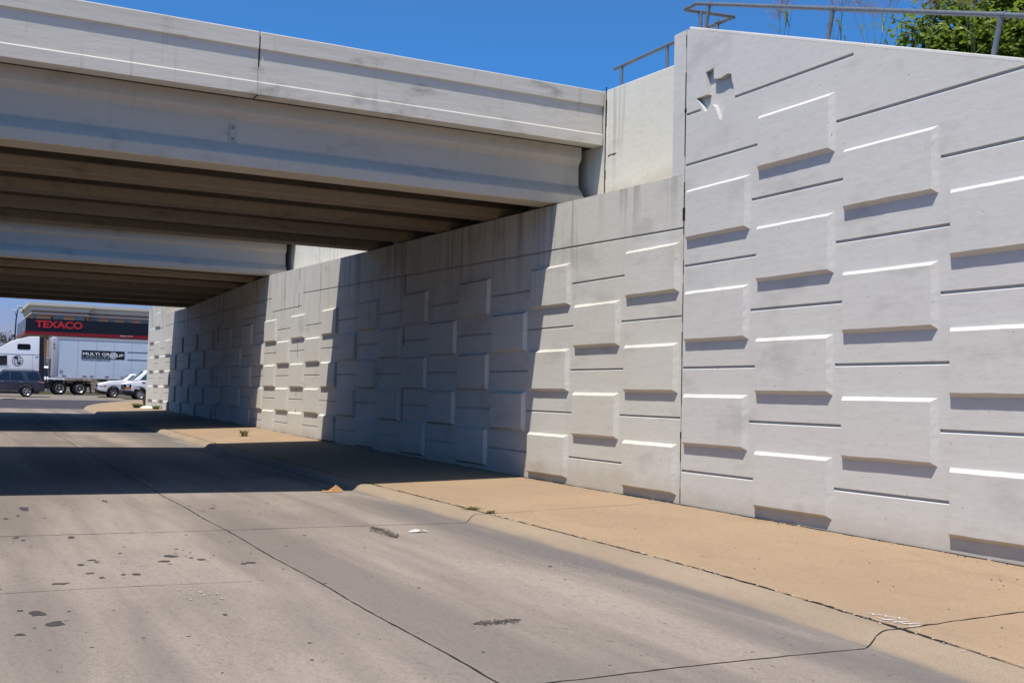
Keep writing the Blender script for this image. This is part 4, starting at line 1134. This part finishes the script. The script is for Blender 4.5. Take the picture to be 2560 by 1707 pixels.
mb = MB(); mb.box(1.6 - 8, 9.9 - 8, -.45, .45, .62, .95); mb.box(6.4 - 8, 9.9 - 8, -1.15, 1.15, .98, 1.10); mb.box(6.3 - 8, 7.1 - 8, -1.1, 1.1, .45, .95); mb.build('chassis', [M['black']], tk, local=True, bevel=.02)
mb = MB(); mb.box(2.6 - 8, 5.9 - 8, -1.16, 1.16, .45, 1.0); mb.build('fuel_tank', [M['chrome']], tk, local=True, bevel=.12, seg=3)
mb = MB(); mb.tube([(6.75 - 8, -1.0, .95), (6.75 - 8, -1.0, 1.9), (6.9 - 8, -.9, 2.0), (7.03 - 8, -.8, 1.8)], .05, 8); mb.build('air_hose', [M['rim_dark']], tk, local=True, smooth=40)
mb = MB(); mb.box(7.2 - 8, 7.9 - 8, -1.22, -.6, 1.10, 1.17); mb.build('fifth_wheel', [M['trailer']], tk, local=True)
for cx in (7.66, 9.10):
    mb = MB(); mb.prism(arch(cx - 8, .66, .51, 20, 160, 12) + arch(cx - 8, .62, .51, 160, 20, 12), -1.24, -.62, 'y'); mb.build('fender', [M['black']], tk, local=True)
mb = MB(); mb.prism([(9.80 - 8, .95), (9.86 - 8, .95), (9.96 - 8, .12), (9.90 - 8, .12)], -1.2, -.65, 'y'); mb.build('mud_flap', [M['black']], tk, local=True)
wheel_pair(tk, (7.66 - 8, 9.10 - 8), -1.24, .51, .51, .55, [M['rim'], M['rim_dark']], 0, .58)
wheel_pair(tk, (1.3 - 8,), -1.2, .51, .51, .30, [M['chrome'], M['rim_dark']], 0, .60)

# ---- white truck parked on the forecourt, seen between cab and trailer
jp = thing('parked_truck', (8.15, 103, G(101) + .05), 'white truck parked nose-on, glimpsed between cab and trailer of the semi', 'truck')
mb = MB(); mb.box(-.95, .95, -1.9, 2.6, .40, 1.30); mb.box(-.98, .98, -2.05, -1.85, .45, .72); mb.build('body', [M['white']], jp, local=True, bevel=.10, seg=3, smooth=35)
mb = MB()
vs = [(-.88, -.75, 1.25), (.88, -.75, 1.25), (.88, 1.6, 1.25), (-.88, 1.6, 1.25), (-.78, -.35, 2.25), (.78, -.35, 2.25), (.78, 1.5, 2.25), (-.78, 1.5, 2.25)]
mb.add(vs, [(0, 1, 5, 4), (1, 2, 6, 5), (2, 3, 7, 6), (3, 0, 4, 7), (4, 5, 6, 7), (3, 2, 1, 0)]); mb.build('cab', [M['white']], jp, local=True, bevel=.08, seg=3, smooth=35)
mb = MB(); mb.add([(-.74, -.76, 1.36), (.74, -.76, 1.36), (.68, -.46, 2.08), (-.68, -.46, 2.08)], [(0, 1, 2, 3)]); mb.v = [(x, y - .012, z) for x, y, z in mb.v]; mb.build('windshield', [M['glass']], jp, local=True, recalc=False)
for xx in (-.62, .62):
    mb = MB(); mb.lathe([(.0, -.03), (.11, -.03), (.14, .0), (.14, .05)], (xx, -1.92, .98), 16); mb.build('headlight', [M['trailer_grey']], jp, local=True, smooth=40)
mb = MB(); mb.box(-.38, .38, -1.93, -1.89, .80, 1.12); mb.build('grille', [M['black']], jp, local=True)
mb = MB(); mb.box(-1.1, -.9, -.55, -.45, 1.35, 1.62); mb.box(.9, 1.1, -.55, -.45, 1.35, 1.62); mb.build('mirror', [M['black']], jp, local=True, bevel=.02)
mb = MB()
for xx in (-.88, .66):
    for yy in (-1.2, 1.9):
        mb.tube([(xx, yy, .38), (xx + .22, yy, .38)], .38, 18)
mb.build('wheel', [M['rubber']], jp, local=True, smooth=40)

# ---------------------------------------------------------------- fuel station canopy
cn = thing('station_canopy', (11, 113, G(113) + .05), 'black fuel station canopy with a red band and large red lettering behind the truck', 'canopy')
CX0, CX1, CY_0, CY_1, CZ0, CZ1, CZ2 = 6.2, 23.0, 108.0, 121.0, 4.56, 4.84, 6.03
mb = MB(); mb.box(CX0 + .06, CX1 - .06, CY_0 + .06, CY_1 - .06, CZ0 + .05, CZ2 - .1); mb.build('roof_deck', [M['soffit']], cn)
mb = MB(); mb.box(CX0, CX1, CY_0, CY_0 + .05, CZ1, CZ2); fa = mb.build('fascia', [M['fascia']], cn)
mb = MB(); mb.box(CX0, CX1, CY_0 - .03, CY_0 + .05, CZ0, CZ1 - .002); mb.build('red_band', [M['band']], cn)
mb = MB(); mb.box(CX0 - .005, CX0 + .05, CY_0 + .052, CY_1, CZ1, CZ2); mb.build('fascia', [M['greyside']], cn)
for i in range(6):
    y = CY_0 + 1.2 + i * 2.1; mb = MB(); mb.box(CX0 - .03, CX0 - .005, y - .06, y + .06, CZ1, CZ2); mb.build('fascia_rib', [M['navy']], cn)
mb = MB(); mb.box(CX0 - .03, CX0 + .05, CY_0 + .052, CY_1, CZ0, CZ1 - .002); mb.build('red_band', [M['band']], cn)
mb = MB(); put_text(mb, 'TEXACO', 7.02, 11.05, 5.19, 5.86, CY_0, .035, .06, 0, 0.98); mb.build('lettering', [M['signred']], fa)
mb = MB(); put_text(mb, 'Clearance', 14.38, 15.0, 4.70, 4.80, CY_0 - .03, .01, .01); mb.build('lettering', [M['litter']], fa); mb = MB(); put_text(mb, "15' 0\"", 15.12, 15.50, 4.70, 4.80, CY_0 - .03, .01, .01); mb.build('lettering', [M['litter']], fa)
for (x, y) in ((8.6, 110.5), (8.6, 118.5), (19.5, 110.5), (19.5, 118.5)):
    mb = MB(); mb.box(x - .22, x + .22, y - .22, y + .22, G(y), CZ0 + .06); mb.build('column', [M['cornice']], cn, bevel=.02)
# station shop with stone base
st = thing('shop_building', (14, 135, G(135)), 'low shop with a stone wall and grey fascia under the hotel', 'shop')
mb = MB(); mb.box(6.6, 26, 130.3, 142, G(135) - .3, 2.55); mb.build('wall', [M['stone']], st)
mb = MB(); mb.box(6.4, 26.2, 130.0, 142.2, 2.50, 2.86); mb.build('fascia', [M['greyband']], st, bevel=.02)
mb = MB(); mb.box(6.35, 26.25, 129.95, 142.25, 2.862, 2.98); mb.build('roof_trim', [M['trim']], st)

# ---------------------------------------------------------------- hotel
ht = thing('hotel_building', (28, 180, -.5), 'four-storey orange and brown hotel with a flared grey cornice above the station canopy', 'hotel')
def hotel_block(x0, x1, y0, y1, zc0, zc1, over):
    mb = MB()
    bands = [(-.8, 2.2, 'hotel_b'), (2.2, 9.74, 'hotel_o'), (9.74, 10.16, 'hotel_b')]
    for (a, b, mt) in bands:
        k = MB(); k.box(x0, x1, y0, y1, a, b - .002); k.build('wall', [M[mt]], ht)
    k = MB(); k.box(x0 + .02, x1 - .02, y0 + .02, y1, 10.35, zc0); k.build('wall', [M['hotel_b']], ht)
    k = MB(); k.box(x0 - .22, x1 + .1, y0 - .22, y1 + .1, 10.16, 10.348); k.build('string_course', [M['trim']], ht, bevel=.03)
    # flared cornice
    k = MB()
    st_ = [(0.0, zc0), (.10, zc0 + .06), (.16, zc0 + .50), (over * .75, zc0 + .62), (over, zc0 + .72), (over, zc1)]
    rings = [[(x0 - o_, y0 - o_, z), (x1 + o_, y0 - o_, z), (x1 + o_, y1 + o_, z), (x0 - o_, y1 + o_, z)] for o_, z in st_]
    vs = [p for r_ in rings for p in r_]; n = len(rings)
    fs = [(4 * i + j, 4 * i + (j + 1) % 4, 4 * i + 4 + (j + 1) % 4, 4 * i + 4 + j) for i in range(n - 1) for j in range(4)] + [(0, 1, 2, 3), tuple(4 * (n - 1) + j for j in range(4))]
    k.add(vs, fs); k.build('cornice', [M['cornice']], ht)
hotel_block(10.62, 18.2, 170.4, 189, 10.66, 11.80, .60)
hotel_block(18.42, 48, 171.6, 188, 10.68, 11.83, .55)
def hwin(x0, x1, zt, y, h=1.75):
    k = MB(); k.box(x0 - .06, x1 + .06, y - .05, y + .06, zt - h - .06, zt + .06); f = k.build('window', [M['hotel_b']], ht)
    k = MB(); k.box(x0, (x0 + x1) / 2 - .03, y - .07, y - .02, zt - h, zt); k.box((x0 + x1) / 2 + .03, x1, y - .07, y - .02, zt - h, zt); k.build('pane', [M['pane']], f)
for row, zt in enumerate((10.08, 6.65, 3.9, 1.3)):
    for (a, b) in ((10.68, 11.06), (13.72, 14.7), (16.35, 17.35)):
        hwin(a, b, zt, 170.4, 1.75 if row == 0 else 1.25)
    for (a, b) in ((18.75, 19.6), (21.1, 22.0), (23.5, 24.35), (25.85, 26.7), (29, 29.9), (31.4, 32.3)):
        hwin(a, b, zt, 171.6, 1.75 if row == 0 else 1.25)
for (x, y) in ((13.27, 170.4), (17.8, 170.4)):
    k = MB(); k.box(x - .14, x + .14, y - .28, y - .002, 9.25, 9.82); k.build('wall_lantern', [M['black']], ht, bevel=.03)

# ---------------------------------------------------------------- street lamp and small tree on the left
lp = thing('street_lamp', (5.95, 122, G(122)), 'slender street lamp with two drooping heads beside the station canopy', 'street lamp')
k = MB(); k.tube([(5.95, 122, G(122) - .1), (6.02, 122, 3), (6.10, 122, 6.6), (6.20, 122, 7.5), (6.38, 122, 7.86)], .085, 8, r1=.05); k.build('pole', [M['maroon']], lp, smooth=40)
k = MB(); k.tube([(6.38, 122, 7.86), (6.62, 122, 7.76), (6.8, 122, 7.4)], .04, 6); k.tube([(6.12, 122, 6.9), (5.95, 122, 7.35)], .03, 6); k.build('arm', [M['maroon']], lp, smooth=40)
for (x, z) in ((6.34, 7.93), (5.86, 7.50)):
    k = MB(); k.box(x - .24, x + .20, 121.85, 122.15, z - .05, z + .06); k.build('lamp_head', [M['lens']], lp, bevel=.04)
for z in (4.95, 4.35): 
    k = MB(); k.box(5.80, 6.02, 121.9, 122.1, z - .07, z + .07); k.build('bracket_box', [M['maroon']], lp, bevel=.02)

def small_tree(loc, label, h, seed):
    rn = random.Random(seed); L = Vector(loc)
    root = thing('tree', loc, label, 'tree')
    k = MB(); k.tube([L, L + Vector((.1, 0, h * .5)), L + Vector((-.05, 0, h * .85))], .16, 7, r1=.05)
    lf = MB()
    for i in range(9):
        a = rn.uniform(0, 6.28); b = L + Vector((0, 0, h * rn.uniform(.45, .75))); e = L + Vector((1.5 * math.cos(a) * rn.uniform(.4, 1), 1.5 * math.sin(a), h * rn.uniform(.7, 1.0)))
        k.tube([b, e], .05, 5, r1=.015)
        for j in range(90):
            p_ = e + Vector((rn.gauss(0, .42), rn.gauss(0, .42), rn.gauss(0, .28)))
            leaf_quad(lf, p_, Vector((rn.gauss(0, 1), rn.gauss(0, 1), rn.gauss(0, 1))), Vector((rn.gauss(0, 1), rn.gauss(0, 1), 1)), .26, .15)
    k.build('trunk', [M['bark']], root, recalc=False); lf.build('crown', [M['darkleaf']], root, recalc=False)
small_tree((5.3, 140, G(140)), 'dusty dark tree peeking over the nose of the truck cab at the left edge', 6.0, 41)
